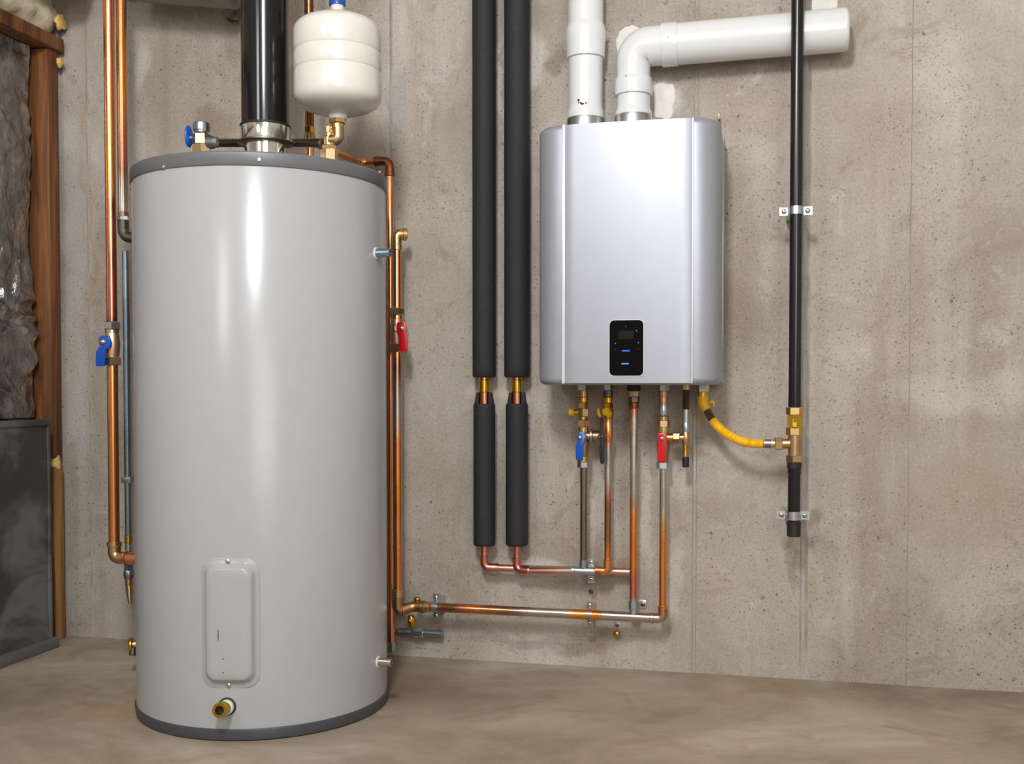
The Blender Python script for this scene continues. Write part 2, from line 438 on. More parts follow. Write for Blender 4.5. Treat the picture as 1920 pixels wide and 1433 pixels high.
def stackh(root, Y, py, xref, segs):
    z = P(xref, py, Y).z
    for i, (nm, mat, sh, x0, x1, hw) in enumerate(segs):
        s = S((x0 + x1) / 2, py, Y); a = P(x0, py, Y).x; b = P(x1, py, Y).x
        e = 0.0004
        seg_mb((a - e, Y, z), (1, 0, 0), sh, b - a + 2*e, hw * s, (i * 0.41) % 1).build(nm, mat, root)
    return z
def lever(root, poly, Y, th, mat, screw, srad, name='lever_handle', smat='brass_pale'):
    pts = [P(a, b, Y) for a, b in poly]
    h = MB().plate([(p.x, p.z) for p in pts], Y, Y + th).build(name, mat, root)
    if screw:
        c = P(screw[0], screw[1], Y); r = srad * S(screw[0], screw[1], Y)
        MB().lathe((c.x, Y + th * .5, c.z), (0, -1, 0), [(0, r), (th*.5 + .003, r), (th*.5 + .0045, r * .7)], 6).build('nut', smat, h)
        MB().lathe((c.x, Y - .004, c.z), (0, -1, 0), [(0, r * .5), (.003, r * .5), (.0036, r * .35)], 14).build('stem', 'zinc', h)
    return h
def strap(name, label, cx, cy, Y, r, width, tab0, tab1, horizontal, group, mat='zinc', smat='zinc'):
    """two-ear pipe strap on a spacer block. horizontal=True: pipe runs along x, ears above and below"""
    c = P(cx, cy, Y); w2 = width / 2; th = 0.0016; yt = Y + r * 0.55
    ro = r + th; prf = [(-tab0, yt), (-ro - .0015, yt), (-ro, yt - .0015)]
    for k in range(13):
        t = math.pi * k / 12
        prf.append((-ro * math.cos(t), Y - ro * math.sin(t)))
    prf += [(ro, yt - .0015), (ro + .0015, yt), (tab1, yt)]
    V = []; Fs = []; n = len(prf)
    def pt(sv, y, e):
        return Vector((c.x + e, y, c.z + sv)) if horizontal else Vector((c.x + sv, y, c.z + e))
    for i in range(n):
        p0 = Vector(prf[max(0, i-1)]); p1 = Vector(prf[min(n-1, i+1)]); d = (p1 - p0).normalized()
        q = Vector(prf[i]) + Vector((-d.y, d.x)) * th
        for e in (-w2, w2): V.append(pt(prf[i][0], prf[i][1], e))
        for e in (-w2, w2): V.append(pt(q.x, q.y, e))
    for i in range(n - 1):
        q = 4*i; k = 4*(i+1)
        Fs += [(q, q+1, k+1, k), (q+2, k+2, k+3, q+3), (q, k, k+2, q+2), (q+1, q+3, k+3, k+1)]
    m = 4*(n-1); Fs += [(0, 2, 3, 1), (m, m+1, m+3, m+2)]
    t = thing(name, label, 'pipe strap', pt(0, 0, 0), group)
    obj('band', V, Fs, mat, t)
    a = pt(-ro * 1.2, yt + th, -w2 * .8); b = pt(ro * 1.2, -.0002, w2 * .8)
    MB().bevbox((min(a.x, b.x), yt + th, min(a.z, b.z)), (max(a.x, b.x), -.0002, max(a.z, b.z)), .001).build('spacer_block', 'zinc', t)
    for sv in (-(tab0 + ro) / 2, (tab1 + ro) / 2):
        q = pt(sv, yt - .0002, 0)
        sc = MB().lathe(q, (0, -1, 0), [(0, .0062), (.0012, .006), (.003, .0045), (.0036, .002)], 16).build('screw', smat, t)
        MB().lathe(q + Vector((0, -.0034, 0)), (0, -1, 0), [(0, .0022), (.0004, .0022)], 6).build('socket', 'iron', sc)
    return t

# ------------------------------------------------------------------ the room
ZC = 2.45; XR = 2.3; YB = -4.6; XL = -2.08
fl = MB(); fl.box((XL - .2, YB - .2, -0.12), (XR + .2, 0.2, 0)); struct(fl.build('floor', 'concrete_floor', smooth=False))
wb = struct(MB().box((XL - .2, 0, 0), (XR + .2, 0.2, ZC)).build('wall_back', 'concrete_wall', smooth=False))
struct(MB().box((XL - .2, YB, 0), (XL, 0, ZC)).build('wall_left', 'concrete_wall', smooth=False))
struct(MB().box((XR, YB, 0), (XR + .2, 0, ZC)).build('wall_right', 'room_wall', smooth=False))
struct(MB().box((XL - .2, YB - .2, 0), (XR + .2, YB, ZC)).build('wall_rear', 'room_wall', smooth=False))
struct(MB().box((XL - .2, YB - .2, ZC), (XR + .2, 0.2, ZC + .12)).build('ceiling', 'ceiling_paint', smooth=False))
# raised form seams left by the shuttering
random.seed(3)
for (px, wpx, y0, y1) in [(168, 3, -20, 1200), (1300, 2.2, -20, 1270), (1307, 1.6, -20, 1270), (1705, 1.6, -20, 1290), (735, 5, -20, 1220), (1515, 5, -20, 1275), (1504, 2.5, -20, 1275)]:
    x = P(px, 700, 0).x; s = S(px, 700, 0); w2 = wpx * s / 2
    V = []; Fs = []; N = 60; z0 = 0.0; z1 = 2.3
    for i in range(N + 1):
        z = z0 + (z1 - z0) * i / N
        j = noise.noise(Vector((px, z * 6, 0))) * 0.0015; h = 0.0012 + 0.0010 * noise.noise(Vector((px, z * 9, 4)))
        V += [(x - w2*1.6 + j, 0.001, z), (x - w2*.5 + j, -max(h, .0003), z), (x + w2*.5 + j, -max(h, .0003), z), (x + w2*1.6 + j, 0.001, z)]
    for i in range(N):
        for k in range(3): Fs.append((4*i+k, 4*i+k+1, 4*i+k+5, 4*i+k+4))
    obj('form_seam', V, Fs, 'concrete_seam', wb)
# white plaster smears on the wall
for i, (px, py, rx, ry) in enumerate([(1182, 85, 26, 34), (1545, 8, 24, 22), (1245, 188, 20, 34)]):
    c = P(px, py, 0); s = S(px, py, 0); V = [Vector((c.x, -0.0016, c.z))]; Fs = []; N = 40
    for ring, (q, y) in enumerate(((.8, -.0016), (1, 0.0006))):
        for k in range(N):
            a = 2*math.pi*k/N; j = 1 + .22 * noise.noise(Vector((math.cos(a)*1.5 + i*7, math.sin(a)*1.5, i))) + .1 * noise.noise(Vector((math.cos(a)*5, math.sin(a)*5, i)))
            ca, sa = math.cos(a), math.sin(a)
            sq = (abs(ca)**4 + abs(sa)**4) ** -0.25
            V.append(Vector((c.x + ca*sq*rx*s*q*j, y, c.z + sa*sq*ry*s*q*j)))
    for k in range(N):
        k2 = (k+1) % N; Fs += [(0, 1+k, 1+k2), (1+k, 1+N+k, 1+N+k2, 1+k2)]
    obj('plaster_patch', V, Fs, 'plaster_white', wb, angle=60)

# ------------------------------------------------------------------ left side: stud, plate, foil, sheet metal
pr = P(110, 300, -0.03); xs1 = pr.x
sl = P(53, 300, -0.07).x
ztop = P(90, 90, -0.07).z
t = thing('wall_stud', 'reddish brown wooden stud standing in the left corner', 'stud', (xs1 - .04, -.05, .0))
zs = P(107, 862, -0.05).z
MB().bevbox((sl, -.072, zs + .004), (xs1, -.032, ztop), .002).build('post', 'stud_wood', t)
MB().bevbox((sl + .01, -.068, 0.0), (xs1 + .004, -.03, zs - .02), .002).build('lower_post', 'stud_wood_pale', t)
MB().ball((xs1 - .018, -.05, zs - .008), .026, 1, .8, .9, 14, 10, .5, 3).build('foam_plug', 'foam_yellow', t)

XP = -1.93
a = PX(112, 84, XP)
plate_z0 = PX(60, 70, XP).z; plate_z1 = PX(60, 44, XP).z
tag(MB().bevbox((XL, YB * .5, plate_z0), (XP, a.y + .02, plate_z1), .003).build('wood_header', 'stud_wood', origin=(XP - .07, a.y, plate_z0)),
    'brown timber beam running along the top left under the insulation', 'beam')
# insulation batt lumps above the beam
V = []; Fs = []; NY = 60; NZ = 10; ya = a.y - 1.0; yb = a.y - .005; zb = plate_z1
for i in range(NY + 1):
    for k in range(NZ + 1):
        y = ya + (yb - ya) * i / NY; t_ = k / NZ
        zz = zb + .12 * t_; xx = XP - .035 + .03 * math.sin(math.pi * t_) + .018 * noise.noise(Vector((y*18, zz*22, 1))) + .008 * noise.noise(Vector((y*60, zz*60, 2)))
        V.append((xx, y, zz))
n0 = len(V)
for i in range(NY + 1):
    y = ya + (yb - ya) * i / NY; V += [(XL, y, zb), (XL, y, zb + .12)]
for i in range(NY):
    for k in range(NZ):
        q = i*(NZ+1)+k; Fs.append((q, q+1, q+NZ+2, q+NZ+1))
    b0 = n0 + 2*i; Fs.append((i*(NZ+1), (i+1)*(NZ+1), b0+2, b0)); Fs.append((i*(NZ+1)+NZ, b0+1, b0+3, (i+1)*(NZ+1)+NZ))
q = NY*(NZ+1); Fs.append(tuple(range(q, q+NZ+1)) + (n0+2*NY+1, n0+2*NY)); Fs.append(tuple(range(0, NZ+1)) + (n0+1, n0))
tag(obj('insulation_batt', V, Fs, 'batt_cream', origin=(XP - .06, a.y - .3, zb), angle=80), 'cream fluffy insulation lying on the timber beam at top left', 'insulation')
for i, (px, py, r, lab) in enumerate([(113, 42, 9, 'yellow foam blob squeezed out at the end of the timber beam'), (113, 117, 6, 'small yellow foam blob beside the top of the stud')]):
    c = P(px, py, -.035); s = S(px, py, 0)
    tag(MB().ball(c, r * s, .8, 1.6, 1.5, 14, 10, .5, i * 5).build('spray_foam', 'foam_yellow', origin=c), lab, 'foam')

# foil faced insulation blanket (wrinkled sheet hanging along the left side)
XF = -1.985
e1 = PX(58, 500, XF).y; zt = plate_z0 - .003; zb = PX(45, 790, -1.905).z + .006
V = []; Fs = []; NY = 90; NZ = 110
def foil_x(y, z):
    big = .022 * noise.noise(Vector((y*4, z*3, 3)))
    n1 = noise.noise(Vector((y*10 + 4*noise.noise(Vector((y*4, z*4, 9))), z*5, 7)))
    cre = .016 * (1 - abs(n1)*3) if abs(n1) < .33 else 0
    band = math.exp(-((z - (zb + .24)) / .13) ** 2)
    return XF + big + cre * (.35 + band * 1.3) + .004 * noise.noise(Vector((y*40, z*30, 1)))
for i in range(NY + 1):
    for k in range(NZ + 1):
        y = (e1 - .75) + .75 * i / NY; z = zb + (zt - zb) * k / NZ
        V.append((min(foil_x(y, z), XP - .006), y, z))
n0 = len(V)
for i in range(NY):
    for k in range(NZ):
        q = i*(NZ+1)+k; Fs.append((q, q+1, q+NZ+2, q+NZ+1))
for k in range(NZ + 1): V.append((XL + .01, e1 + .003, zb + (zt - zb) * k / NZ))
for k in range(NZ):
    q = NY*(NZ+1)+k; Fs.append((q, q+1, n0+k+1, n0+k))
tag(obj('foil_insulation', V, Fs, 'foil', origin=(XF, e1 - .2, zb), angle=70), 'crumpled silver foil insulation blanket hanging left of the stud', 'insulation')

# sheet metal casing below
XM = -1.905
e2 = PX(92, 1000, XM).y; zt2 = PX(45, 790, XM).z
t = thing('sheet_metal_casing', 'dull grey sheet metal casing standing below the foil insulation', 'duct casing', (XM - .08, e2 - .2, 0))
V = []; Fs = []; NY = 30; NZ = 24
for i in range(NY + 1):
    for k in range(NZ + 1):
        y = e2 - .9 + .9 * i / NY; z = .03 + (zt2 - .03) * k / NZ
        V.append((XM + .004 * noise.noise(Vector((y*3, z*3, 2))), y, z))
for i in range(NY):
    for k in range(NZ):
        q = i*(NZ+1)+k; Fs.append((q, q+1, q+NZ+2, q+NZ+1))
n0 = len(V)
for k in range(NZ + 1): V.append((XL + .01, e2, .03 + (zt2 - .03) * k / NZ))
for k in range(NZ): q = NY*(NZ+1)+k; Fs.append((q, q+1, n0+k+1, n0+k))
n1 = len(V)
for i in range(NY + 1): V.append((XL + .01, e2 - .9 + .9 * i / NY, zt2))
for i in range(NY): Fs.append((i*(NZ+1)+NZ, n1+i, n1+i+1, (i+1)*(NZ+1)+NZ))
obj('side_panel', V, Fs, 'galvanized_sheet', t)
MB().bevbox((XM - .01, e2 - .9, zt2 - .014), (XM + .007, e2 + .003, zt2 + .003), .0015).build('top_flange', 'galvanized_sheet', t)
MB().bevbox((XM - .012, e2 - .006, .03), (XM + .006, e2 + .004, zt2), .0015).build('edge_flange', 'galvanized_sheet', t)
MB().bevbox((XM - .02, e2 - .9, 0), (XM + .014, e2 + .02, .03), .002).build('bottom_rail', 'lid_grey', t)

# grey ducts under the ceiling
def duct(name, p0, p1, r, label, seedv):
    pts = [Vector(p0).lerp(Vector(p1), k / 24) for k in range(25)]
    m = MB().tube(pts, [r * (1 + .06 * noise.noise(Vector((k * .6, seedv, 0)))) for k in range(25)], 28)
    return tag(m.build(name, 'galvanized_sheet', origin=pts[12], angle=60), label, 'duct')
s_ = S(340, 0, -.13)
duct('sheet_duct', P(240, -48, -.13), P(440, -34, -.13), 48 * s_, 'grey duct above the two copper risers at the top edge', 1)
duct('foil_duct', PX(30, -112, -1.9), P(150, -70, -.14), .085, 'dark grey duct end above the insulation batt in the corner', 6)

# ------------------------------------------------------------------ storage water heater
TR = 0.28
aL = ray(249.5, HOR); aR = ray(724, HOR)
thL = math.atan2(aL.x, aL.y); thR = math.atan2(aR.x, aR.y)
dist = TR / math.sin((thR - thL) / 2); thc = (thL + thR) / 2
TC = Vector((CAM.x + dist * math.sin(thc), CAM.y + dist * math.cos(thc), 0))
YT = TC.y
def CYL(px, py, r=TR):
    d = ray(px, py); a = d.x**2 + d.y**2; ox, oy = CAM.x - TC.x, CAM.y - TC.y
    b = 2*(ox*d.x + oy*d.y); c = ox*ox + oy*oy - r*r; D = max(0, b*b - 4*a*c)
    s = (-b - math.sqrt(D)) / (2*a); return CAM + d * s
z_b = max(.02, CYL(487, 1366).z); z_l = CYL(487, 309).z; z_t = CYL(487, 283).z
heater = thing('storage_water_heater', 'tall grey cylindrical storage water heater standing on the concrete floor', 'water heater', (TC.x, TC.y, 0))
MB().lathe((TC.x, TC.y, 0), (0, 0, 1), [(z_b - .002, TR), (z_l - .002, TR), (z_l, TR - .001)], 128).build('tank_body', 'tank_enamel', heater)
MB().lathe((TC.x, TC.y, 0), (0, 0, 1), [(z_l - .002, TR + .002), (z_l, TR + .0035), (z_t - .004, TR + .0035), (z_t - .001, TR + .001), (z_t, TR - .006), (z_t + .001, .02)], 128).build('top_lid', 'lid_grey', heater)
MB().lathe((TC.x, TC.y, 0), (0, 0, 1), [(0, TR - .004), (.003, TR + .001), (z_b - .003, TR + .0035), (z_b, TR + .002)], 128).build('base_ring', 'base_charcoal', heater)
def radial(p):
    d = Vector((p.x - TC.x, p.y - TC.y, 0)); return d.normalized()
lid = [o for o in heater.children if o.name.startswith('top_lid')][0]
for (px, py) in [(486, 299), (713, 323), (306, 313)]:
    p = CYL(px, py, TR + .0035); MB().lathe(p - radial(p)*.001, radial(p), [(0, .0042), (.002, .0042), (.003, .003)], 14).build('screw', 'zinc', lid)
# access panel
def rrect(hw, hh, r, n=6):
    o = []
    for cx, cz, a0 in ((hw-r, hh-r, 0), (-hw+r, hh-r, 90), (-hw+r, -hh+r, 180), (hw-r, -hh+r, 270)):
        for k in range(n+1):
            a = R(a0 + 90*k/n); o.append((cx + r*math.cos(a), cz + r*math.sin(a)))
    return o
pa = CYL(379, 1168); pb = CYL(487, 1168); pt_ = CYL(433, 1047); pbm = CYL(433, 1290)
angc = math.atan2(CYL(433, 1168).x - TC.x, -(CYL(433, 1168).y - TC.y))
def ang_of(p): return math.atan2(p.x - TC.x, -(p.y - TC.y))
HW = (ang_of(pb) - ang_of(pa)) / 2 * TR; HH = (pt_.z - pbm.z) / 2; ac = (ang_of(pa) + ang_of(pb)) / 2; zc = (pt_.z + pbm.z) / 2
def wrap(u, v, h):
    a = ac + u / TR; return Vector((TC.x + (TR + h) * math.sin(a), TC.y - (TR + h) * math.cos(a), zc + v))
rings = [(HW, HH, .028, -.001), (HW, HH, .028, .0016), (HW - .002, HH - .002, .026, .0024), (HW*.86, HH*.925, .022, .0026),
         (HW*.83, HH*.91, .021, .005), (HW*.74, HH*.86, .02, .0135), (HW*.70, HH*.84, .018, .015), (HW*.5, HH*.76, .012, .0152), (HW*.25, HH*.68, .006, .0153), (HW*.02, HH*.62, .0003, .0153)]
V = []; Fs = []
for (a_, b_, r_, h_) in rings: V += [wrap(u, v, h_) for u, v in rrect(a_, b_, r_)]
n = len(rrect(1, 1, .1))
for i in range(len(rings) - 1):
    for k in range(n):
        k2 = (k+1) % n; Fs.append((i*n+k, i*n+k2, (i+1)*n+k2, (i+1)*n+k))
Fs.append(tuple((len(rings)-1)*n + k for k in range(n)))
panel = obj('access_panel', V, Fs, 'tank_enamel', heater, angle=50)
for v in (HH * .955, -HH * .955):
    p = wrap(-.003, v, .0022); MB().lathe(p, radial(p), [(0, .0048), (.002, .0046), (.003, .003)], 14).build('screw', 'zinc', panel)
for (px, py, hx, hz) in [(409, 1192, .0009, .012), (418, 1236, .0014, .002), (418, 1262, .0014, .002)]:
    p = CYL(px, py, TR + .0153); d = radial(p); m = MB().ball(p, 1, hx, .0007, hz, 10, 8)
    m.build('scuff_mark', 'ink', panel)
# drain valve
p = CYL(426, 1325); d = radial(p); tgt = (d + Vector((-.05, 0, .14))).normalized()
s = S(426, 1325, p.y)
dv = MB().lathe(p - d*.001, d, [(0, 17*s), (.003, 17*s), (.004, 15*s)], 32).build('drain_valve', 'rubber_black', heater, label='yellow drain outlet with black ring')
MB().lathe(p, d, [(0, 14*s), (.012, 14*s), (.014, 12.5*s)], 32).build('collar', 'plastic_white', dv)
MB().lathe(p + d*.008, tgt, [(0, 11.5*s), (.012, 11.5*s), (.014, 13.5*s), (.02, 13.5*s), (.022, 12.8*s), (.034, 14*s), (.037, 13.6*s), (.037, 8.5*s), (.02, 8*s)], 32).build('outlet', 'brass_yellow', dv, label='yellow brass threaded outlet')
MB().lathe(p + d*.008 + tgt*.0202, tgt, [(0, 8.1*s), (.0006, 8.1*s)], 24).build('bore', 'rubber_black', dv)
for (px, py, hw, L, mt) in [(705, 475, 10, .034, 'zinc_blue'), (709, 1241, 9.5, .032, 'chrome')]:
    p = CYL(px, py); d = radial(p); s = S(px, py, p.y)
    d2 = (d + Vector((.35, 0, 0))).normalized()
    nb = MB().lathe(p - d*.003, d, [(0, (hw+1.5)*s), (.004, (hw+1.5)*s), (.005, (hw+.5)*s)], 28).build('port_washer', 'plastic_white', heater)
    MB().lathe(p, d2, prof('c', L, hw*s*.8) + [(L, hw*s*.55), (L - .008, hw*s*.5)], 28).build('nipple', mt, nb)

# ------------------------------------------------------------------ flue, fittings on top of the heater
YF = YT
t = thing('flue_pipe', 'glossy black flue pipe rising from the middle of the grey heater', 'flue pipe', (P(497, 270, YF).x, YF, z_t))
s = S(497, 200, YF); x = P(497, 150, YF).x; zt = 2.42
def zz(py, px=497, Y=YF): return P(px, py, Y).z
MB().lathe((x, YF, zz(236)), (0, 0, 1), [(0, 44*s), (zt - zz(236), 44*s)], 64).build('pipe', 'gloss_black', t)
MB().lathe((x, YF, zz(240)), (0, 0, 1), [(0, 44.5*s), (.001, 47*s), (.005, 47*s), (.006, 44.5*s)], 64).build('rubber_ring', 'rubber_black', t)
MB().lathe((x, YF, zz(268)), (0, 0, 1), [(0, 47*s), (.004, 45.5*s), (zz(240)-zz(268)-.004, 45.5*s), (zz(240)-zz(268), 46*s)], 64).build('collar', 'chrome', t)
MB().lathe((x, YF, zz(271)), (0, 0, 1), [(0, 50*s), (.0015, 52*s), (.004, 52*s), (.0055, 48*s)], 64).build('flange', 'iron', t)
MB().lathe((x, YF, z_t), (0, 0, 1), [(0, 39*s), (zz(270) - z_t, 39*s)], 64).build('neck', 'chrome', t)

# cold inlet fitting with blue handle
Yq = YT - .03
t = thing('inlet_valve', 'brass inlet fitting with blue handle and zinc cap, left of the flue', 'valve', (P(378, 285, Yq).x, Yq, z_t))
stackv(t, Yq, 378, 260, [('cap', 'zinc_blue', 'c', 231, 246, 15.5), ('cap_top', 'zinc', 'd', 246, 251, 13), ('body', 'brass_pale', 'h', 252, 272, 16), ('base_nut', 'brass_pale', 'h', 272, 300, 17.5)])
c = P(378, 232, Yq); s = S(378, 232, Yq)
MB().lathe((c.x, Yq, c.z - .001), (0, 0, 1), [(0, 14*s), (.0035, 12*s), (.0045, 5*s)], 24).build('cap_dome', 'zinc', t)
stackh(t, Yq, 267, 400, [('side_port', 'zinc_blue', 'c', 390, 401, 12), ('side_ring', 'zinc', 'c', 401, 409, 10.5)])
stackh(t, Yq, 258, 370, [('handle_stem', 'zinc', 'c', 357, 366, 5)])
c = P(354, 256, Yq)
MB().ball(c, 1, .0060, .016, .025, 20, 14).build('handle', 'blue_vinyl', t)
Yh = YT + .02
t = thing('connecting_pipe', 'dark grey pipe running behind the flue across the heater top', 'pipe', (P(497, 270, YF).x, YT + .08, z_t + .07))
a = P(405, 268, Yq); b = P(440, 268, YT + .02); c_ = P(497, 268, YT + .085); d_ = P(560, 268, YT + .06); e_ = P(604, 268, YT)
MB().tube(fillet([a, b, c_, d_, e_], .05), 8 * S(497, 268, YT)).build('pipe', 'steel_dark', t)
c = P(547, 262, YT + .05); s = S(547, 262, YT)
MB().bevbox((c.x - 1.5*s, c.y - .008, c.z - 9*s), (c.x + 1.5*s, c.y + .008, c.z + 10*s), .0006).build('hose_clip', 'zinc', t)

# brass fitting carrying the expansion tank
Ye = YT
t = thing('expansion_tank_fitting', 'brass tee and elbow holding up the cream expansion tank', 'pipe fitting', (P(617, 290, Ye).x, Ye, z_t))
stackv(t, Ye, 617, 270, [('bleeder', 'brass_pale', 'h', 236, 250, 6), ('bleeder_base', 'brass_pale', 'c', 249, 258, 7.5), ('tee_body', 'brass_pale', 'c', 256, 274, 10), ('nut', 'brass_pale', 'h', 273, 282, 13.5), ('base_nut', 'brass_pale', 'h', 281, 310, 15.5)])
s = S(632, 250, Ye); e0 = P(619, 263, Ye); e1 = P(634, 263, Ye); e2 = P(634, 238, Ye)
MB().tube(fillet([e0, e1, e2], 14*s), 11*s).build('elbow', 'bronze', t)
stackv(t, Ye, 633, 230, [('socket', 'brass', 'c', 231, 241, 11.5), ('union_nut', 'brass', 'h', 222, 232, 16)])
# expansion tank
t = thing('expansion_tank', 'cream white expansion tank with blue cap above the heater', 'expansion tank', (P(633, 222, Ye).x, Ye, P(633, 222, Ye).z))
x = P(633, 120, Ye).x; s = S(633, 120, Ye)
pf = [(216, 15), (214, 30), (210, 48), (204, 64), (197, 75), (189, 81), (180, 82.5), (141, 82.5), (139, 81.8), (137, 80.8), (135, 81.8), (133, 82.5), (105, 82.5), (103, 81.8), (101, 80.8), (99, 81.8), (97, 82.5), (64, 82.5), (56, 81), (49, 76), (42, 67), (36, 53), (32, 36), (30, 18)]
z0 = P(633, 217, Ye).z
MB().lathe((x, Ye, z0), (0, 0, 1), [(P(633, y, Ye).z - z0, r*s) for y, r in pf], 96).build('shell', 'cream_enamel', t)
MB().lathe((x, Ye, P(633, 224, Ye).z), (0, 0, 1), [(0, 16.5*s), (.002, 17.5*s), (.008, 17.5*s), (.013, 16*s)], 40).build('bottom_neck', 'plastic_white', t)
MB().lathe((x, Ye, P(633, 32, Ye).z), (0, 0, 1), [(0, 15*s), (.004, 12.5*s), (.03, 12*s)], 40).build('top_neck', 'cream_enamel', t)
MB().lathe((x, Ye, P(633, 11, Ye).z), (0, 0, 1), [(0, 14*s), (.001, 15.5*s), (.010, 15.5*s), (.011, 15*s), (.013, 15.5*s), (.03, 14.5*s), (.032, 12*s)], 40).build('valve_cap', 'blue_vinyl', t)

# copper pipe behind the expansion tank
Yb = YT + .16
t = thing('hot_outlet_pipe', 'dark copper pipe with brass coupling behind the expansion tank', 'pipe', (P(580, 275, Yb).x, Yb, P(580, 290, Yb).z))
x = P(580, 150, Yb).x; s = S(580, 150, Yb)
MB().tube([(x, Yb, P(580, 246, Yb).z), (x, Yb, 2.43)], 8.5*s).build('riser', 'copper_dark', t)
stackv(t, Yb, 580, 150, [('nut', 'brass_yellow', 'h', 238, 250, 10), ('coupling', 'bronze', 'b', 250, 276, 12), ('stub', 'copper', 'c', 276, 300, 8)])
p0 = Vector((x, Yb, P(580, 296, Yb).z)); 
# copper pipe from behind the lid to the right and down
Yc = -.055
A = P(600, 302, Yc); B = P(731, 303, Yc); C_ = P(731, 1205, Yc)
B.z = A.z = P(700, 303, Yc).z; C_.x = B.x
t = thing('overflow_pipe', 'narrow copper pipe bending down tight beside the heater right flank', 'pipe', (C_.x, Yc, C_.z))
s = S(731, 400, Yc)
MB().tube(fillet([Vector((p0.x, Yb, A.z)), Vector((p0.x + .03, Yc, A.z)), B, C_], 18*s, 10), 6.5*s).build('tube', 'copper', t)
q = fillet([B + Vector((-26*s, 0, 0)), B, B + Vector((0, 0, -26*s))], 20*s, 10)
el = MB().tube(q, 8.6*s).build('elbow', 'copper_dark', t)
MB().lathe(B + Vector((-30*s, 0, 0)), (1, 0, 0), prof('c', 7*s, 9.6*s), 24).build('elbow_ring', 'copper_dark', t)
MB().lathe(B + Vector((0, 0, -22*s)), (0, 0, -1), prof('c', 7*s, 9.6*s), 24).build('elbow_ring', 'copper_dark', t)
stackv(t, Yc, 731, 400, [('end_nut', 'zinc', 'h', 1205, 1222, 7)])
C_ = None

# ------------------------------------------------------------------ left copper risers
Ya = YT + .03
xA = P(210, 610, Ya).x; sA = S(210, 610, Ya)
t = thing('copper_riser', 'bright copper riser coming down to the blue valve left of the heater', 'pipe', (xA, Ya, P(210, 606, Ya).z))
def zl(root, px, py, Y): return P(px, py, Y).z - root.location.z
make_grad('riser_left_metal', 2, [(zl(t, 210, 606, Ya), DRK), (zl(t, 210, 590, Ya), PNK), (zl(t, 210, 420, Ya), srgb(216, 140, 110)), (zl(t, 210, 330, Ya), COP), (zl(t, 210, 0, Ya), COP)])
MB().tube([(xA, Ya, P(210, 608, Ya).z), (xA, Ya, 2.44)], 9.8*sA).build('tube', 'riser_left_metal', t)
t = thing('ball_valve', 'blue lever ball valve on the copper riser left of the heater', 'valve', (xA, Ya, P(210, 685, Ya).z), 'lever ball valves')
stackv(t, Ya, 210, 610, [('top_nut', 'zinc', 'h', 604, 618, 15.5), ('ring', 'brass_pale', 'c', 618, 625, 12.5), ('body', 'bronze_pink', 'b', 624, 671, 14.5), ('bottom_nut', 'brass_pale', 'h', 670, 685, 15.5)])
f = 3.583
c = P(206, 640, Ya)
MB().lathe((c.x, Ya - .005, c.z), (-.35, -1, 0), prof('c', .022, 9*sA), 24).build('stem_boss', 'bronze_pink', t)
lever(t, [(x_/f, 480 + y_/f) for x_, y_ in [(680,535),(728,535),(745,580),(740,612),(705,632),(698,738),(690,742),(647,742),(640,735),(643,645),(668,605),(665,555)]], Ya - .03, .006, 'blue_vinyl', (692/f, 480 + 577/f), 5)
t = thing('copper_supply_pipe', 'copper pipe below the blue valve with bronze elbow into the heater', 'pipe', (xA, Ya, P(213, 1050, Ya).z))
zE = P(213, 1046, Ya).z
MB().tube([(xA, Ya, P(210, 684, Ya).z), (xA, Ya, P(213, 1020, Ya).z)], 10*sA).build('tube', 'copper_bright', t)
zr = P(213, 1021, Ya).z
MB().lathe((xA, Ya, zr + 5*sA), (0, 0, -1), prof('c', 9*sA, 13.5*sA), 32).build('elbow_rim', 'brass', t)
MB().tube(fillet([(xA, Ya, zr), (xA, Ya, zE), (xA + 26*sA, Ya, zE)], 20*sA, 10), 12*sA).build('elbow', 'bronze', t)
MB().lathe((xA + 22*sA, Ya, zE), (1, 0, 0), [(0, 12*sA), (2*sA, 13*sA), (5*sA, 13*sA), (6*sA, 11.5*sA), (60*sA, 11.5*sA)], 28).build('tank_stub', 'copper', t)
Yb2 = -.22
xB = P(230, 300, Yb2).x; sB = S(230, 300, Yb2)
t = thing('copper_riser', 'copper riser ending in a dark iron elbow behind the heater', 'pipe', (xB, Yb2, P(232, 455, Yb2).z))
make_grad('riser_back_metal', 2, [(zl(t, 230, 405, Yb2), COP), (zl(t, 230, 390, Yb2), TIN), (zl(t, 230, 320, Yb2), BRN), (zl(t, 230, 270, Yb2), srgb(206, 128, 104)), (zl(t, 230, 180, Yb2), COP), (zl(t, 230, 0, Yb2), COP)])
MB().tube([(xB, Yb2, P(230, 408, Yb2).z), (xB, Yb2, 2.44)], 9.3*sB).build('tube', 'riser_back_metal', t)
stackv(t, Yb2, 230, 300, [('collar', 'copper_aged', 'c', 398, 408, 10), ('nut', 'zinc', 'h', 406, 414, 11.5)])
zi = P(232, 446, Yb2).z
MB().tube(fillet([(xB, Yb2, P(232, 413, Yb2).z), (xB, Yb2, zi), (xB + 40*sB, Yb2, zi)], 20*sB, 10), 10.5*sB).build('elbow', 'iron', t)
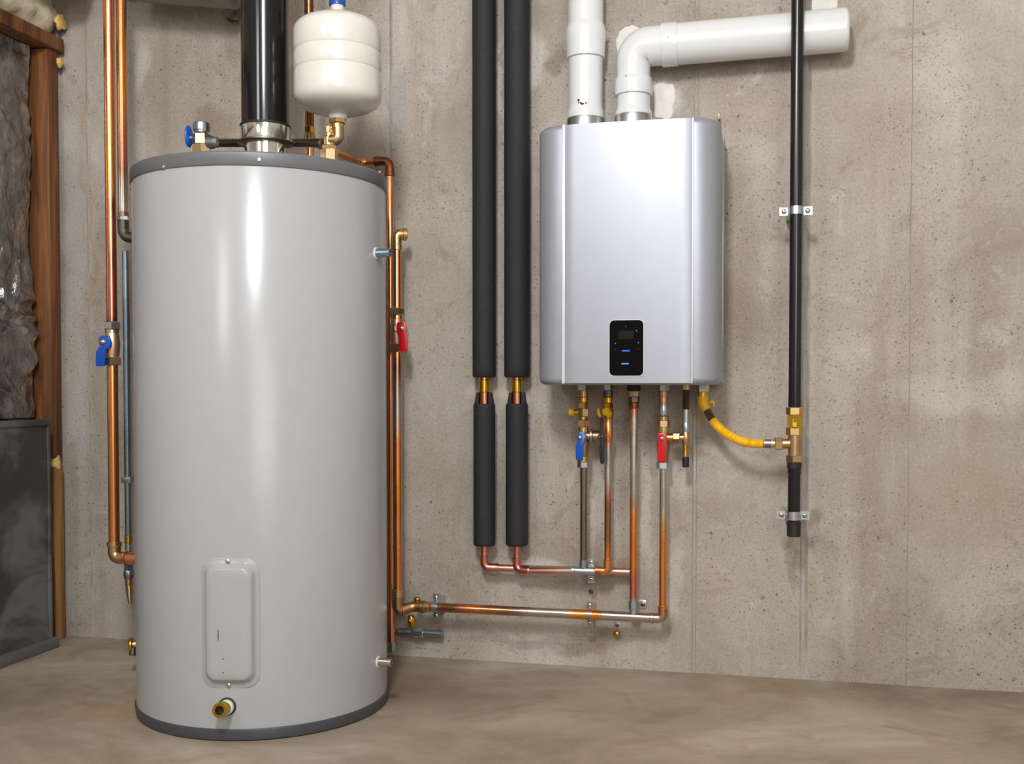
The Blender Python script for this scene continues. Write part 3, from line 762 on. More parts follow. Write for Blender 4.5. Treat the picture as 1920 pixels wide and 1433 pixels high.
# grey conduit and union down by the heater edge
Yg = -.10
t = thing('grey_drain_pipe', 'pale grey pipe with zinc union partly hidden by the heater left edge', 'pipe', (P(240, 1130, Yg).x, Yg, P(240, 1130, Yg).z))
xg = stackv(t, Yg, 240, 900, [('tube', 'zinc_blue', 'c', 470, 1004, 6.5), ('brass_end', 'brass', 't', 1003, 1019, 8), ('silver_sleeve', 'zinc', 'c', 1018, 1054, 6.5), ('union', 'zinc_blue', 'h', 1054, 1070, 8.5), ('union_nut', 'zinc_blue', 'b', 1068, 1085, 10), ('brass_tail', 'brass', 'c', 1084, 1098, 7.5)])
c = P(240, 900, Yg); MB().bevbox((xg - .014, Yg - .012, c.z - .008), (xg + .014, -.0002, c.z + .008), .001).build('wall_clip', 'zinc', t)
a = P(240, 1097, Yg); a.x = xg; b = a + Vector((.009, -.01, -.05)); s = S(240, 1100, Yg)
MB().tube([a, a.lerp(b, .5), b], [6.5*s, 5.5*s, 3*s]).build('spout', 'bronze', t)
Yv = YT + .12; c = P(249, 1210, Yv); s = S(249, 1210, Yv)
t = thing('floor_drain_tap', 'small dark brass tap low behind the heater left edge', 'tap', (c.x, c.y, c.z - 18*s))
MB().lathe(c + Vector((-.004, .004, 0)), (.9, .4, 0), prof('c', .05, 9*s), 24).build('body', 'bronze', t)
MB().lathe(c + Vector((-.010, 0, 0)), (.9, .4, 0), [(0, 12*s), (.003, 14*s), (.007, 14*s), (.009, 12*s)], 12).build('wheel', 'brass_yellow', t)
MB().lathe(c + Vector((.002, 0, -3*s)), (0, -.2, -1), prof('c', 16*s, 7*s), 20).build('spout', 'iron', t)

# ------------------------------------------------------------------ right riser with red valve
Yd = -.10
xD = P(744, 570, Yd).x; sD = S(744, 570, Yd)
t = thing('copper_riser', 'copper pipe with brass elbow above the red valve right of the heater', 'pipe', (xD, Yd, P(744, 580, Yd).z))
MB().tube([(xD, Yd, P(744, 580, Yd).z), (xD, Yd, P(744, 462, Yd).z)], 8.6*sD).build('tube', 'copper', t)
stackv(t, Yd, 744, 570, [('elbow_rim', 'brass', 'c', 459, 469, 11)])
ze = P(744, 439, Yd).z
q = fillet([(xD, Yd, P(744, 462, Yd).z), (xD, Yd, ze), (xD + 14*sD, Yd + .010, ze)], 15*sD, 10)
MB().tube(q, 10*sD).build('elbow', 'brass', t)
dr = Vector((14*sD, .010, 0)).normalized()
MB().lathe(q[-1] - dr*.006, dr, prof('c', .011, 12*sD), 28).build('elbow_mouth', 'brass', t)
MB().lathe(q[-1] + dr*.004, dr, [(0, 8.5*sD), (.0022, 8.5*sD), (.003, 6*sD)], 24).build('plug', 'bronze', t)
t = thing('ball_valve', 'red lever ball valve on the copper pipe right of the heater', 'valve', (xD, Yd, P(744, 660, Yd).z), 'lever ball valves')
stackv(t, Yd, 744, 570, [('top_nut', 'brass_pale', 'h', 578, 591, 13.5), ('ring', 'copper', 'c', 591, 599, 11.5), ('body', 'bronze_pink', 'b', 598, 646, 13.5), ('bottom_nut', 'brass', 'h', 645, 660, 13.5)])
c = P(749, 616, Yd)
MB().lathe((c.x, Yd - .004, c.z), (.2, -1, 0), prof('c', .02, 8*sD), 24).build('stem_boss', 'bronze_pink', t)
lever(t, [(660 + x_/f, 280 + y_/f) for x_, y_ in [(305,1160),(352,1160),(365,1195),(362,1235),(371,1268),(371,1350),(364,1360),(322,1360),(316,1352),(314,1262),(300,1230),(298,1190)]], Yd - .03, .006, 'red_vinyl', (660 + 335/f, 280 + 1203/f), 5.2, smat='brass')
Yp = -.075
zb_ = P(743, 1146, Yd).z
t = thing('copper_riser', 'long copper pipe dropping from the red valve along the heater', 'pipe', (xD, Yd, zb_ - .01))
MB().tube([(xD, Yd, P(744, 660, Yd).z), (xD, Yd, P(744, 1122, Yd).z)], 8*sD).build('tube', make_grad('riser_right_metal', 2, [(zl(t, 744, 1120, Yd), COP), (zl(t, 744, 930, Yd), ORG), (zl(t, 744, 830, Yd), COP), (zl(t, 744, 770, Yd), TIN), (zl(t, 744, 690, Yd), BRN), (zl(t, 744, 660, Yd), COP)]) or 'riser_right_metal', t)
stackv(t, Yd, 744, 570, [('coupling', 'brass', 'c', 1105, 1121, 10.5)])
e3 = P(762, 1142, -.086)
MB().tube(fillet([(xD, Yd, P(744, 1121, Yd).z), (xD, Yd, zb_), e3], 16*sD, 10), 9.6*sD).build('elbow', 'bronze', t)
d = (e3 - Vector((xD, Yd, zb_))).normalized()
MB().lathe(e3 - d*.016, d, prof('c', .007, 11*sD), 28).build('elbow_rim', 'copper', t)

# bottom return pipe
t = thing('return_pipe', 'long copper pipe running low along the wall from heater to boiler', 'pipe', P(1000, 1148, Yp))
a = P(776, 1137, Yp); b = P(1243, 1160, Yp); c = P(1243, 1142, Yp); c.x = b.x
sP = S(1000, 1148, Yp)
MB().tube([P(800, 1138, Yp), P(1130, 1154.5, Yp)], 9*sP).build('tube', make_grad('return_metal', 0, [(P(q_, 1150, Yp).x - t.location.x, c_) for q_, c_ in ((800, COP), (840, BRN), (890, COP), (950, BRN), (1000, TIN), (1060, TIN), (1090, ORG), (1120, ORG), (1140, TIN))]) or 'return_metal', t)
MB().tube([P(1128, 1154.4, Yp), P(1218, 1159, Yp)], 9*sP).build('tinned_tube', 'copper_tinned', t, label='silvery tinned end of the pipe')
MB().tube(fillet([e3 - d*.006, P(774, 1137.5, Yp), P(792, 1138, Yp)], .02, 8), 10.2*sP).build('bend', 'bronze', t)
for (x0, x1, r_, mt) in [(787, 798, 12, 'bronze'), (797, 806, 10.5, 'brass_pale')]:
    p0 = P(x0, 1138, Yp); MB().lathe(p0, (1, 0, 0), prof('c', P(x1, 1138, Yp).x - p0.x, r_*sP), 28).build('socket', mt, t)
MB().tube(fillet([P(1212, 1158.7, Yp), b, c], 13*sP, 10), 9*sP).build('elbow', 'copper_tinned', t)
p0 = P(1219, 1159, Yp); MB().lathe(p0 - Vector((.001, 0, 0)), (1, 0, 0), prof('c', 8*sP, 10*sP), 28).build('elbow_rim', 'copper_tinned', t)
MB().lathe(c + Vector((0, 0, 5*sP)), (0, 0, -1), prof('c', 6*sP, 9.5*sP), 28).build('elbow_rim', 'copper_bright', t)
c = P(782, 1124, Yp)
MB().lathe(P(782, 1134, Yp), (0, 0, 1), prof('c', 10*sP, 4*sP), 16).build('bleed_stem', 'bronze', t)
MB().ball(c, 7*sP, 1, .8, .7, 14, 10).build('bleed_knob', 'brass_yellow', t)
strap('pipe_strap', 'grey strap at the heater end of the low copper pipe', 816, 1138.5, Yp, 9*sP, 11*sP, 24*sP, 24*sP, True, 'straps on the wall pipes')
strap('pipe_strap', 'coppery strap near the middle of the low copper pipe', 1105, 1153, Yp, 9*sP, 12*sP, 23*sP, 23*sP, True, 'straps on the wall pipes', 'copper_tinned')
# brass drain cock and zinc stub on the wall under the return pipe
c = P(770, 1165, -.05); s = S(770, 1165, -.05)
t = thing('drain_cock', 'small yellow brass cock hanging under the low copper pipe', 'tap', c)
MB().lathe(c + Vector((0, -.0, 12*s)), (.15, 0, -1), [(0, 5*s), (5*s, 7*s), (14*s, 7.5*s), (20*s, 5*s), (26*s, 3*s)], 20).build('body', 'brass_yellow', t)
MB().ball(c + Vector((0, -.008, 2*s)), 4.5*s, 1, .8, 1, 12, 8).build('knob', 'brass_yellow', t)
t = thing('zinc_stub_pipe', 'blue grey zinc pipe stub lying against the wall near the floor', 'pipe', P(770, 1188, -.02))
stackh(t, -.022, 1186, 770, [('tail', 'bronze', 'c', 738, 752, 5), ('tube', 'zinc_blue', 'c', 750, 778, 7), ('union', 'zinc', 'h', 776, 794, 9), ('end', 'zinc_blue', 'c', 793, 830, 6.5)])
def wall_bracket(cx, cy, hw, hh, label, sx, sy):
    p = P(cx, cy, 0); s = S(cx, cy, 0)
    t = thing('wall_bracket', label, 'bracket', p)
    MB().bevbox((p.x - hw*s, -.004, p.z - hh*s), (p.x + hw*s, .0, p.z + hh*s), .001).build('plate', 'zinc', t)
    q = P(sx, sy, 0); MB().lathe((q.x, -.004, q.z), (0, -1, 0), [(0, 4*s), (.002, 4*s), (.003, 2.5*s)], 14).build('screw', 'iron', t)
    return t
t = wall_bracket(1158, 1170, 7, 9, 'small zinc bracket under the tinned end of the low pipe', 1158, 1172)
q = P(1158, 1187, 0); s = S(1158, 1187, 0)
MB().lathe((q.x, -.012, q.z + 5*s), (0, 0, -1), prof('b', 10*s, 6*s), 16).build('brass_plug', 'brass_yellow', t)
t = wall_bracket(1204, 1133, 8, 8, 'small zinc bracket beside the foot of the middle copper drop', 1206, 1133)
q = P(1108, 1110, 0); tag(MB().lathe((q.x, 0, q.z), (0, -1, 0), [(0, .006), (.003, .0055), (.005, .003)], 14).build('wall_screw', 'iron', origin=q), 'lone dark screw in the wall between the two pipe straps', 'screw')
p = P(444, 30, -.0); s = S(444, 30, 0)
t = thing('conduit_clip', 'small zinc clip on the wall left of the black flue', 'clip', p)
MB().bevbox((p.x - 4*s, -.012, p.z - 16*s), (p.x + 5*s, 0, p.z + 14*s), .002).build('plate', 'zinc', t)
MB().tube(fillet([P(426, 33, -.01), P(432, 40, -.012), P(444, 40, -.014)], .01), 2.5*s).build('hook', 'iron', t)

# ------------------------------------------------------------------ insulated pipe pair
Yi = -.05
def insulated(pxt, pxb, hw_t, hw_b, yb_, words):
    x = P((pxt + pxb) / 2, 500, Yi).x; s = S(pxb, 700, Yi); s1 = S(pxb, 900, Yi)
    z = lambda py: P(pxb, py, Yi).z
    t = thing('insulated_pipe', words, 'insulated pipe', (x, Yi, z(yb_)), 'insulated pipes left of the boiler')
    def sleeve(za, zb, r, nm, label):
        N = 60; pr_ = []
        L = za - zb
        pr_.append((0, r*.55)); pr_.append((.0005, r*.9)); pr_.append((.004, r))
        for k in range(1, N): 
            pr_.append((.004 + (L - .008) * k / N, r * (1 + .012 * noise.noise(Vector((k * .35, pxb, r * 50))))))
        pr_ += [(L - .004, r), (L - .0005, r*.93), (L, r*.55)]
        return MB().lathe((x, Yi, zb), (0, 0, 1), pr_, 40).build(nm, 'foam_black', t, angle=50, label=label)
    sleeve(2.44, z(708), hw_t * s, 'foam_sleeve', 'long black foam sleeve')
    sleeve(z(757), z(1023), hw_b * s1, 'foam_sleeve', 'short lower black foam sleeve')
    return x, s, z, t
x1, s1, z1, t1 = insulated(906, 909.5, 22, 20.5, 1064, 'copper pipe in black foam sleeves nearest the grey storage heater')
x2, s2, z2, t2 = insulated(969, 969.5, 24, 21, 1068, 'copper pipe in black foam sleeves nearest the silver wall boiler')
Yn1 = -.036; Yn2 = -.075
for (x, s, z, t, yb_, px1, py1, Yn) in ((x1, s1, z1, t1, 1064, 1182, 1073, Yn1), (x2, s2, z2, t2, 1068, 1078, 1071, Yn2)):
    zz_ = z(yb_)
    end = P(px1, py1, Yn)
    MB().tube([(x, Yi, z(703)), (x, Yi, z(770))], 9*s).build('upper_tube', 'copper', t)
    MB().lathe((x, Yi, z(712)), (0, 0, -1), prof('c', z(712) - z(736), 9.8*s), 28).build('coupling', 'brass_yellow', t)
    # split collar of foam around the joint
    for sg in (-1, 1):
        pts = [(x + sg*9.5*s, z(736)), (x + sg*14*s, z(736)), (x + sg*18*s, z(760)), (x + sg*9.5*s, z(760))]
        MB().plate(pts, Yi - .010, Yi + .012, .001).build('foam_flap', 'foam_black', t)
    MB().tube([(x, Yi, z(1020)), (x, Yi, zz_ + 18*s)], 7*s).build('lower_tube', 'copper_flux', t)
    pth = fillet([(x, Yi, zz_ + 20*s), (x, Yi, zz_), Vector((x + 26*s, Yi + (Yn - Yi) * .3, zz_ - .001))], 15*s, 10)
    MB().tube(pth, 8.2*s).build('elbow', 'copper_flux', t)
    MB().lathe((x, Yi, zz_ + 22*s), (0, 0, -1), prof('c', 5*s, 9*s), 28).build('elbow_rim', 'copper_flux', t)
    MB().lathe(pth[-1] - Vector((4*s, 0, 0)), (1, 0, 0), prof('c', 5*s, 9*s), 28).build('elbow_rim', 'copper_tinned', t)
    MB().tube([pth[-1], end], 7*s).build('run', 'copper_flux', t)

# ------------------------------------------------------------------ wall boiler
YBk = -.02; YBf = -.265
xl = P(1013, 480, -.20).x; xr = P(1351, 480, -.20).x
z0 = P(1180, 722, YBf).z; z1 = P(1180, 224, YBf).z
boiler = thing('wall_boiler', 'silver wall mounted tankless water heater with rounded front', 'water heater', ((xl + xr) / 2, YBk, z0))
xsl = P(1059, 480, YBf + .006).x; xsr = P(1297, 480, YBf + .006).x
cx = (xl + xr) / 2; Wd = (xr - xl) / 2
def plan(x):      # front depth at x, bowed front with rounded shoulders
    u = abs(x - cx) / Wd
    base = YBf + .010 * u * u
    e = max(0, (u - .70) / .30)
    return base + .052 * (1 - math.sqrt(max(0, 1 - e ** 2.6)))
xsamp = [cx + Wd * k for k in [-1, -.998, -.99, -.975, -.95, -.92, -.88, -.83, -.78, -.74, -.70, -.6, -.45, -.3, -.15, 0, .15, .3, .45, .6, .7, .74, .78, .83, .88, .92, .95, .975, .99, .998, 1]]
outline = [(xl, -.055)] + [(x, plan(x)) for x in xsamp] + [(xr, -.055)]
RC = .016
def shell(outl, za, zb, rc, ycen):
    V = []; Fs = []; st = []
    for k in range(8):
        a = R(90 * k / 7); st.append((rc * (1 - math.sin(a)), za + rc * (1 - math.cos(a))))
    st += [(i, zb - (z - za)) for i, z in reversed(st)]
    n = len(outl)
    for ins, z in st:
        for (x, y) in outl:
            sx = cx + (x - cx) * (1 - ins / Wd)
            sy = ycen + (y - ycen) * (1 - ins / .22)
            V.append((sx, sy, z))
    for i in range(len(st) - 1):
        for k in range(n):
            k2 = (k + 1) % n; Fs.append((i*n+k, i*n+k2, (i+1)*n+k2, (i+1)*n+k))
    Fs.append(tuple(range(n))); Fs.append(tuple((len(st)-1)*n + k for k in range(n)))
    return V, Fs
V, Fs = shell(outline, z0, z1, RC, -.055)
obj('front_cover', V, Fs, 'silver_paint', boiler, angle=50)
MB().bevbox((xl + .006, -.075, z0 + .006), (xr + .004, YBk, z1 - .006), .003).build('back_casing', 'casing_grey', boiler)
# proud middle panel
N = 24; V = []; Fs = []
for i in range(N + 1):
    x = xsl + (xsr - xsl) * i / N; y = plan(x)
    b_ = .0035 if 0 < i < N else .0005
    V += [(x, y - b_, z0 + .004), (x, y - b_ , z1 - .004), (x, y + .012, z1 - .001), (x, y + .012, z0 + .001)]
for i in range(N):
    for k in range(4): Fs.append((4*i+k, 4*i+(k+1) % 4, 4*i+4+(k+1) % 4, 4*i+4+k))
Fs += [(0, 1, 2, 3), tuple(4*N+k for k in range(4))]
obj('front_panel', V, Fs, 'silver_paint', boiler, angle=30)
for (pa_, pb_) in ((1054.5, 1060), (1297, 1300.2)):
    a = P(pa_, 480, YBf + .006).x; b = P(pb_, 480, YBf + .006).x; ym = (plan(a) + plan(b)) / 2
    MB().bevbox((a, ym - .005, z0 + .003), (b, ym + .012, z1 - .003), .0013, 3).build('trim_strip', 'silver_trim', boiler)
# control panel
Yk = plan(P(1174, 652, YBf).x) - .0035
def fplate(name, px0, py0, px1, py1, r, y0, y1, mat, parent):
    a = P(px0, py1, y0); b = P(px1, py0, y0); hw = (b.x - a.x) / 2; hh = (b.z - a.z) / 2; c0 = (a.x + b.x) / 2; c1 = (a.z + b.z) / 2
    return MB().plate([(c0 + u, c1 + v) for u, v in rrect(hw, hh, r)], y0, y1, .0004).build(name, mat, parent, angle=14)
rim = fplate('control_panel', 1141, 599, 1207.5, 706.5, .012, Yk - .0015, Yk + .004, 'silver_trim', boiler)
rim['label'] = 'black glass control panel with blue lights'
fplate('glass', 1142.5, 600, 1206.3, 704.5, .011, Yk - .0035, Yk, 'panel_black', rim)
fplate('screen', 1159.5, 620, 1188, 636, .0015, Yk - .0041, Yk - .003, 'screen_grey', rim)
fplate('light_bar', 1165.5, 656.6, 1180.5, 659.4, .0008, Yk - .0043, Yk - .003, 'led_blue', rim)
fplate('light_bar', 1165, 680.8, 1179, 683.6, .0008, Yk - .0043, Yk - .003, 'led_blue_pale', rim)
for (px, py, r_) in [(1173, 612.5, .8), (1154, 644, 1.2), (1197, 643, 1.2), (1193.5, 620, 1.1), (1195, 623, .7), (1153, 655, .6), (1197, 655, .6)]:
    c = P(px, py, Yk - .0035); s = S(px, py, Yk)
    MB().lathe((c.x, Yk - .003, c.z), (0, -1, 0), [(0, r_*s), (.001, r_*s)], 10).build('icon_dot', 'icon_grey', rim)
fplate('maker_mark', 1168, 694, 1176, 695.5, .0003, Yk - .0041, Yk - .003, 'screen_grey', rim)
# mount lug
c = P(1352, 718, -.06); s = S(1352, 718, -.06)
MB().plate([(c.x - 8*s, c.z + 3*s), (c.x + 7*s, c.z + 3*s), (c.x - 2*s, c.z - 5*s), (c.x - 8*s, c.z - 5*s)], -.05, -.03, .0006).build('mounting_lug', 'casing_grey', boiler)
c = P(1348, 216, -.04)
MB().bevbox((c.x - 2*s, -.04, c.z - 8*s), (c.x + 2*s, -.02, c.z + 6*s), .0006).build('mounting_lug', 'iron', boiler)

# PVC vents on top
Yw = -.066
def pv(px, segs, root, mat='pvc_white'):
    x = P(px, 150, Yw).x
    for (nm, m_, pts) in segs:
        s = S(px, 120, Yw); zb = P(px, pts[0][0], Yw).z if pts[0][0] is not None else z1
        MB().lathe((x, Yw, zb), (0, 0, 1), [((P(px, a, Yw).z if a > -100 else 2.44) - zb, r*s) for a, r in pts], 56).build(nm, m_, root)
    return x
xv = P(1098, 150, Yw).x
t = thing('pvc_vent', 'white plastic vent pipe rising straight from the boiler top left', 'vent pipe', (xv, Yw, z1))
pv(1098, [('zinc_collar', 'zinc', [(264, 33), (263, 36), (228, 36), (224, 35), (223, 32)]),
          ('foot', 'pvc_white', [(228, 34), (225, 34.5), (220, 35), (211, 34.5), (205, 32.5), (198, 31.5)]),
          ('lower_pipe', 'pvc_white', [(206, 31.5), (108, 32)]),
          ('coupling', 'pvc_white', [(112, 32.5), (110, 35.5), (93, 36), (83, 36.5), (75, 37.8), (59, 37.8), (53, 36.5), (47, 34), (45, 33)]),
          ('upper_pipe', 'pvc_white', [(70, 33), (-200, 33)])], t)
for (px, py, a_, b_) in [(1089, 196, 2.2, 1.6), (1093, 201, 1.6, 1.4), (1096, 203, 3.5, 1.6), (1103, 201.5, 2, 1), (1089, 200, 1, 2)]:
    s = S(px, py, Yw); dx = (px - 1097) * s; rr = 33.2*s; p = Vector((xv + dx, Yw - math.sqrt(rr*rr - dx*dx), P(px, py, Yw).z))
    MB().ball(p, 1, a_*s, .0009, b_*s, 8, 6).build('dirt_fleck', 'ink', t)
# elbowed vent
px = 1187.5; x = P(px, 180, Yw).x; sV = S(px, 150, Yw)
t = thing('pvc_vent', 'white plastic vent bending from the boiler to run right along the wall', 'vent pipe', (x, Yw, z1))
for (nm, m_, pts) in [('zinc_collar', 'zinc', [(257, 33), (256, 35), (222, 35), (218, 34), (217, 31)]),
          ('foot', 'pvc_white', [(220, 33.5), (216, 34.5), (211, 34.5), (207, 32), (203, 31)]),
          ('short_pipe', 'pvc_white', [(212, 31), (160, 31)]),
          ('coupling', 'pvc_white', [(181, 31.5), (180, 35), (177, 35.6), (159, 35.6), (150, 35), (147, 33)])]:
    zb = P(px, pts[0][0], Yw).z
    MB().lathe((x, Yw, zb), (0, 0, 1), [(P(px, a, Yw).z - zb, r*sV) for a, r in pts], 56).build(nm, m_, t)
sw = S(1400, 80, Yw)
Ya0 = Yw
E0 = Vector((x, Yw, P(px, 150, Yw).z)); E2 = P(1250, 84.5, Yw); Eend = P(1582, 56, Yw)
dirp = (Eend - E2).normalized()
tt = (x - E2.x) / dirp.x; Ecorner = E2 + dirp * tt
path = fillet([E0, Ecorner, E2 + dirp*.01], .9, 20)
rr = [31.5*sV + (37*sw - 31.5*sV) * min(1, k / (len(path) - 1) * 1.2) for k in range(len(path))]
MB().tube(path, rr, 56).build('elbow', 'pvc_white', t)
p0 = P(1241, 85.3, Yw)
MB().lathe(p0, dirp, [(0, 37.5*sw), (.0006, 40.3*sw), (.002, 40.6*sw), (29*sw, 40.6*sw), (30*sw, 40.3*sw), (30.4*sw, 38*sw)], 56).build('elbow_socket', 'pvc_white', t)
L = (Eend - E2).length
MB().lathe(E2, dirp, [(0, 38.5*sw), (L*.8, 38.5*sw)], 56).build('long_pipe', 'pvc_white', t)
MB().lathe(E2, dirp, [(L*.77, 38*sw), (L*.77 + .001, 39.3*sw), (L, 39.3*sw), (L + .0005, 38.6*sw), (L + .002, 39*sw), (L + .006, 38*sw), (L + .010, 34*sw), (L + .012, 25*sw)], 56).build('end_cap', 'pvc_white', t)
for (px_, py_, a_, b_) in [(1178, 152, .8, 2.2), (1209, 174, .8, 3), (1212, 178, 1.4, 1), (1256, 83, .9, 1.2)]:
    s = S(px_, py_, Yw); c = P(px_, py_, Yw); ax = x if px_ < 1230 else None
    if ax is not None:
        dx = c.x - x; rr_ = (35.7 if py_ < 170 else 31.2)*s; p = Vector((c.x, Yw - math.sqrt(max(1e-6, rr_*rr_ - dx*dx)), c.z))
    else: p = Vector((c.x, Yw - 40.8*s, c.z))
    MB().ball(p, 1, a_*s, .0007, b_*s, 8, 6).build('dirt_fleck', 'ink', t)

# ------------------------------------------------------------------ fittings under the boiler
g = 6.4
def Cc(x_, y_): return (1040 + x_/g, 690 + y_/g)
# a: blue lever service valve
t = thing('service_valve', 'brass service valve with blue lever hanging under the boiler left side', 'valve', P(1093, 800, Yp), 'service valves under the boiler')
stackv(t, Yp, 1093.5, 800, [('top_nut', 'zinc', 'h', 716, 732, 10), ('nipple', 'bronze', 'c', 732, 745, 8.5), ('ring', 'brass_yellow', 'c', 745, 755, 9), ('upper_nut', 'brass', 'h', 755, 766, 9), ('port_body', 'brass', 'h', 766, 781, 10), ('neck', 'bronze', 'c', 780, 788, 7.5), ('union_nut', 'bronze', 'h', 787, 801, 11.5), ('union_ring', 'brass', 'c', 800, 810, 10), ('body', 'bronze', 'b', 809, 857, 11.5), ('lower_ring', 'brass', 'c', 855, 867, 11), ('bottom_nut', 'zinc', 'h', 866, 877, 10.5)])
stackh(t, Yp, 773, 1085, [('drain_stem', 'brass_yellow', 'c', 1076, 1086, 4.5), ('drain_cap', 'yellow_plastic', 'n', 1068, 1077, 9)])
stackh(t, Yp, 818, 1105, [('side_port', 'bronze', 'c', 1100, 1110, 9), ('side_ring', 'zinc', 'c', 1108, 1112, 14), ('side_tail', 'bronze', 'c', 1112, 1136, 10.5)])
lever(t, [Cc(*q) for q in [(292,765),(352,768),(365,800),(380,840),(362,895),(345,935),(340,1105),(330,1112),(258,1105),(250,1095),(252,932),(265,905),(265,835)]], Yp - .026, .006, 'blue_vinyl', Cc(306, 835), 4.5)
# black lever valve on the side port
c = P(1128, 818, Yp - .012)
t = thing('isolation_valve', 'small black lever valve between the blue and yellow handled valves', 'valve', P(1128, 830, Yp))
sb = S(1128, 818, Yp)
MB().lathe((c.x, Yp, c.z), (0, -1, 0), prof('c', .026, 6*sb), 20).build('stem', 'iron', t)
lever(t, [Cc(*q) for q in [(548,600),(575,600),(582,700),(594,790),(590,900),(597,1120),(585,1150),(562,1158),(545,1140),(537,1000),(540,860),(540,760)]], Yp - .03, .007, 'rubber_black', Cc(568, 820), 3.2, smat='iron')
# b: yellow valve
t = thing('purge_valve', 'brass purge valve with yellow handle, second under the boiler', 'valve', P(1139, 800, Yp), 'service valves under the boiler')
stackv(t, Yp, 1140, 800, [('top_nut', 'zinc', 'h', 716, 732, 10), ('nipple', 'iron', 'c', 732, 745, 9), ('ring', 'brass_yellow', 'c', 745, 756, 8.5), ('nut', 'brass_yellow', 'h', 756, 767, 9.5), ('body', 'brass_yellow', 'b', 766, 787, 10.5), ('neck', 'brass', 'c', 786, 791, 8.5)])
c = P(1138, 772, Yp); MB().lathe((c.x, Yp, c.z), (0, -1, 0), [(0, 8*sb), (.014, 8*sb), (.016, 6.5*sb), (.016, 4.5*sb), (.0145, 4*sb)], 24).build('cap', 'yellow_plastic', t)
lever(t, [Cc(*q) for q in [(520,470),(528,480),(540,530),(556,575),(548,600),(530,585),(510,560),(505,515)]], Yp - .014, .006, 'yellow_plastic', None, 0, 'butterfly_handle')
t = thing('copper_drop_pipe', 'copper pipe dropping from the yellow handled valve to an elbow', 'pipe', P(1140, 1060, Yp))
xb = stackv(t, Yp, 1140, 800, [('tee_body', 'copper_bright', 'b', 790, 830, 9.5), ('tube', make_grad('drop_b_metal', 2, [(zl(t, 1140, y_, Yp), c_) for y_, c_ in ((822, PNK), (845, TIN), (900, TIN), (930, PNK), (960, BRN), (1010, BRN), (1050, ORG))]) or 'drop_b_metal', 'c', 826, 1052, 6.4)])
zq = P(1138, 1071, Yp).z; sq = S(1138, 1065, Yp)
MB().tube(fillet([(xb, Yp, P(1138, 1048, Yp).z), (xb, Yp, zq), (xb - 16*sq, Yp, zq)], 12*sq, 8), 7.8*sq).build('elbow', 'copper_bright', t)
MB().lathe((xb, Yp, P(1138, 1049, Yp).z), (0, 0, -1), prof('c', 6*sq, 8.6*sq), 24).build('elbow_rim', 'copper_bright', t)
MB().lathe((xb - 24*sq, Yp, zq), (1, 0, 0), prof('c', 12*sq, 8.4*sq), 24).build('elbow_tail', 'copper_tinned', t)
# a lower: steel drop
t = thing('steel_drop_pipe', 'dark steel pipe dropping from the blue lever valve to a zinc tee', 'pipe', P(1094, 1060, Yp))
xa = stackv(t, Yp, 1094.5, 870, [('tube', 'steel_dark', 'c', 876, 1055, 6.6), ('tee_neck', 'zinc_blue', 'c', 1049, 1066, 8)])
zt_ = P(1094, 1071, Yp).z
x0 = P(1072, 1071, Yp).x; x1_ = P(1118, 1071, Yp).x
MB().lathe((x0, Yp, zt_), (1, 0, 0), [(0, 8*sq), (.001, 8.8*sq), (6*sq, 8.8*sq), (7*sq, 7.6*sq), (x1_ - x0, 7.6*sq)], 28).build('tee', 'zinc', t)
strap('pipe_strap', 'grey strap over the zinc tee below the steel drop pipe', 1108, 1071.5, Yp, 8*sq, 11*sq, 23*sq, 23*sq, True, 'straps on the wall pipes')
# c: middle drop
t = thing('copper_drop_pipe', 'straight copper pipe with black union under the boiler middle', 'pipe', P(1188, 1140, Yp))
stackv(t, Yp, 1188, 900, [('black_nut', 'rubber_black', 'c', 716, 733, 12.5), ('adapter', 'bronze', 'h', 733, 745, 8.5), ('union', 'iron', 'h', 744, 755, 10), ('socket', 'copper_dark', 'c', 755, 766, 9), ('tube', make_grad('drop_c_metal', 2, [(zl(t, 1188, y_, Yp), c_) for y_, c_ in ((765, PNK), (785, TIN), (930, TIN), (965, ORG), (1060, ORG), (1090, PNK), (1120, PNK), (1130, TIN))]) or 'drop_c_metal', 'c', 765, 1130, 7.2), ('foot_socket', 'zinc_blue', 'h', 1128, 1143, 8.2), ('foot_stub', 'zinc', 'c', 1142, 1152, 7)])
# d: red lever valve
t = thing('service_valve', 'brass service valve with red lever under the boiler right side', 'valve', P(1243, 800, Yp), 'service valves under the boiler')
stackv(t, Yp, 1243.5, 800, [('top_nut', 'zinc', 'h', 716, 733, 10), ('nipple', 'bronze', 'c', 733, 745, 9), ('copper_ring', 'copper', 'c', 744, 757, 8.2), ('silver_body', 'zinc', 'b', 756, 782, 9.2), ('ring', 'bronze', 'c', 780, 789, 10.5), ('union_nut', 'bronze', 'h', 788, 801, 12), ('union_ring', 'brass', 'c', 800, 812, 11), ('body', 'bronze', 'b', 810, 868, 12), ('bottom_nut', 'zinc', 'h', 866, 879, 11.8)])
stackh(t, Yp, 821, 1256, [('side_port', 'brass', 'c', 1250, 1264, 8.5), ('side_nut', 'bronze', 'h', 1262, 1275, 10)])
lever(t, [Cc(*q) for q in [(1242,780),(1335,780),(1345,820),(1345,880),(1331,935),(1331,1122),(1322,1131),(1236,1126),(1228,1116),(1230,945),(1240,915),(1228,870),(1231,815)]], Yp - .026, .006, 'red_vinyl', Cc(1288, 845), 5)
t = thing('copper_drop_pipe', 'copper pipe dropping from the red lever valve to the low pipe', 'pipe', P(1243, 1140, Yp))
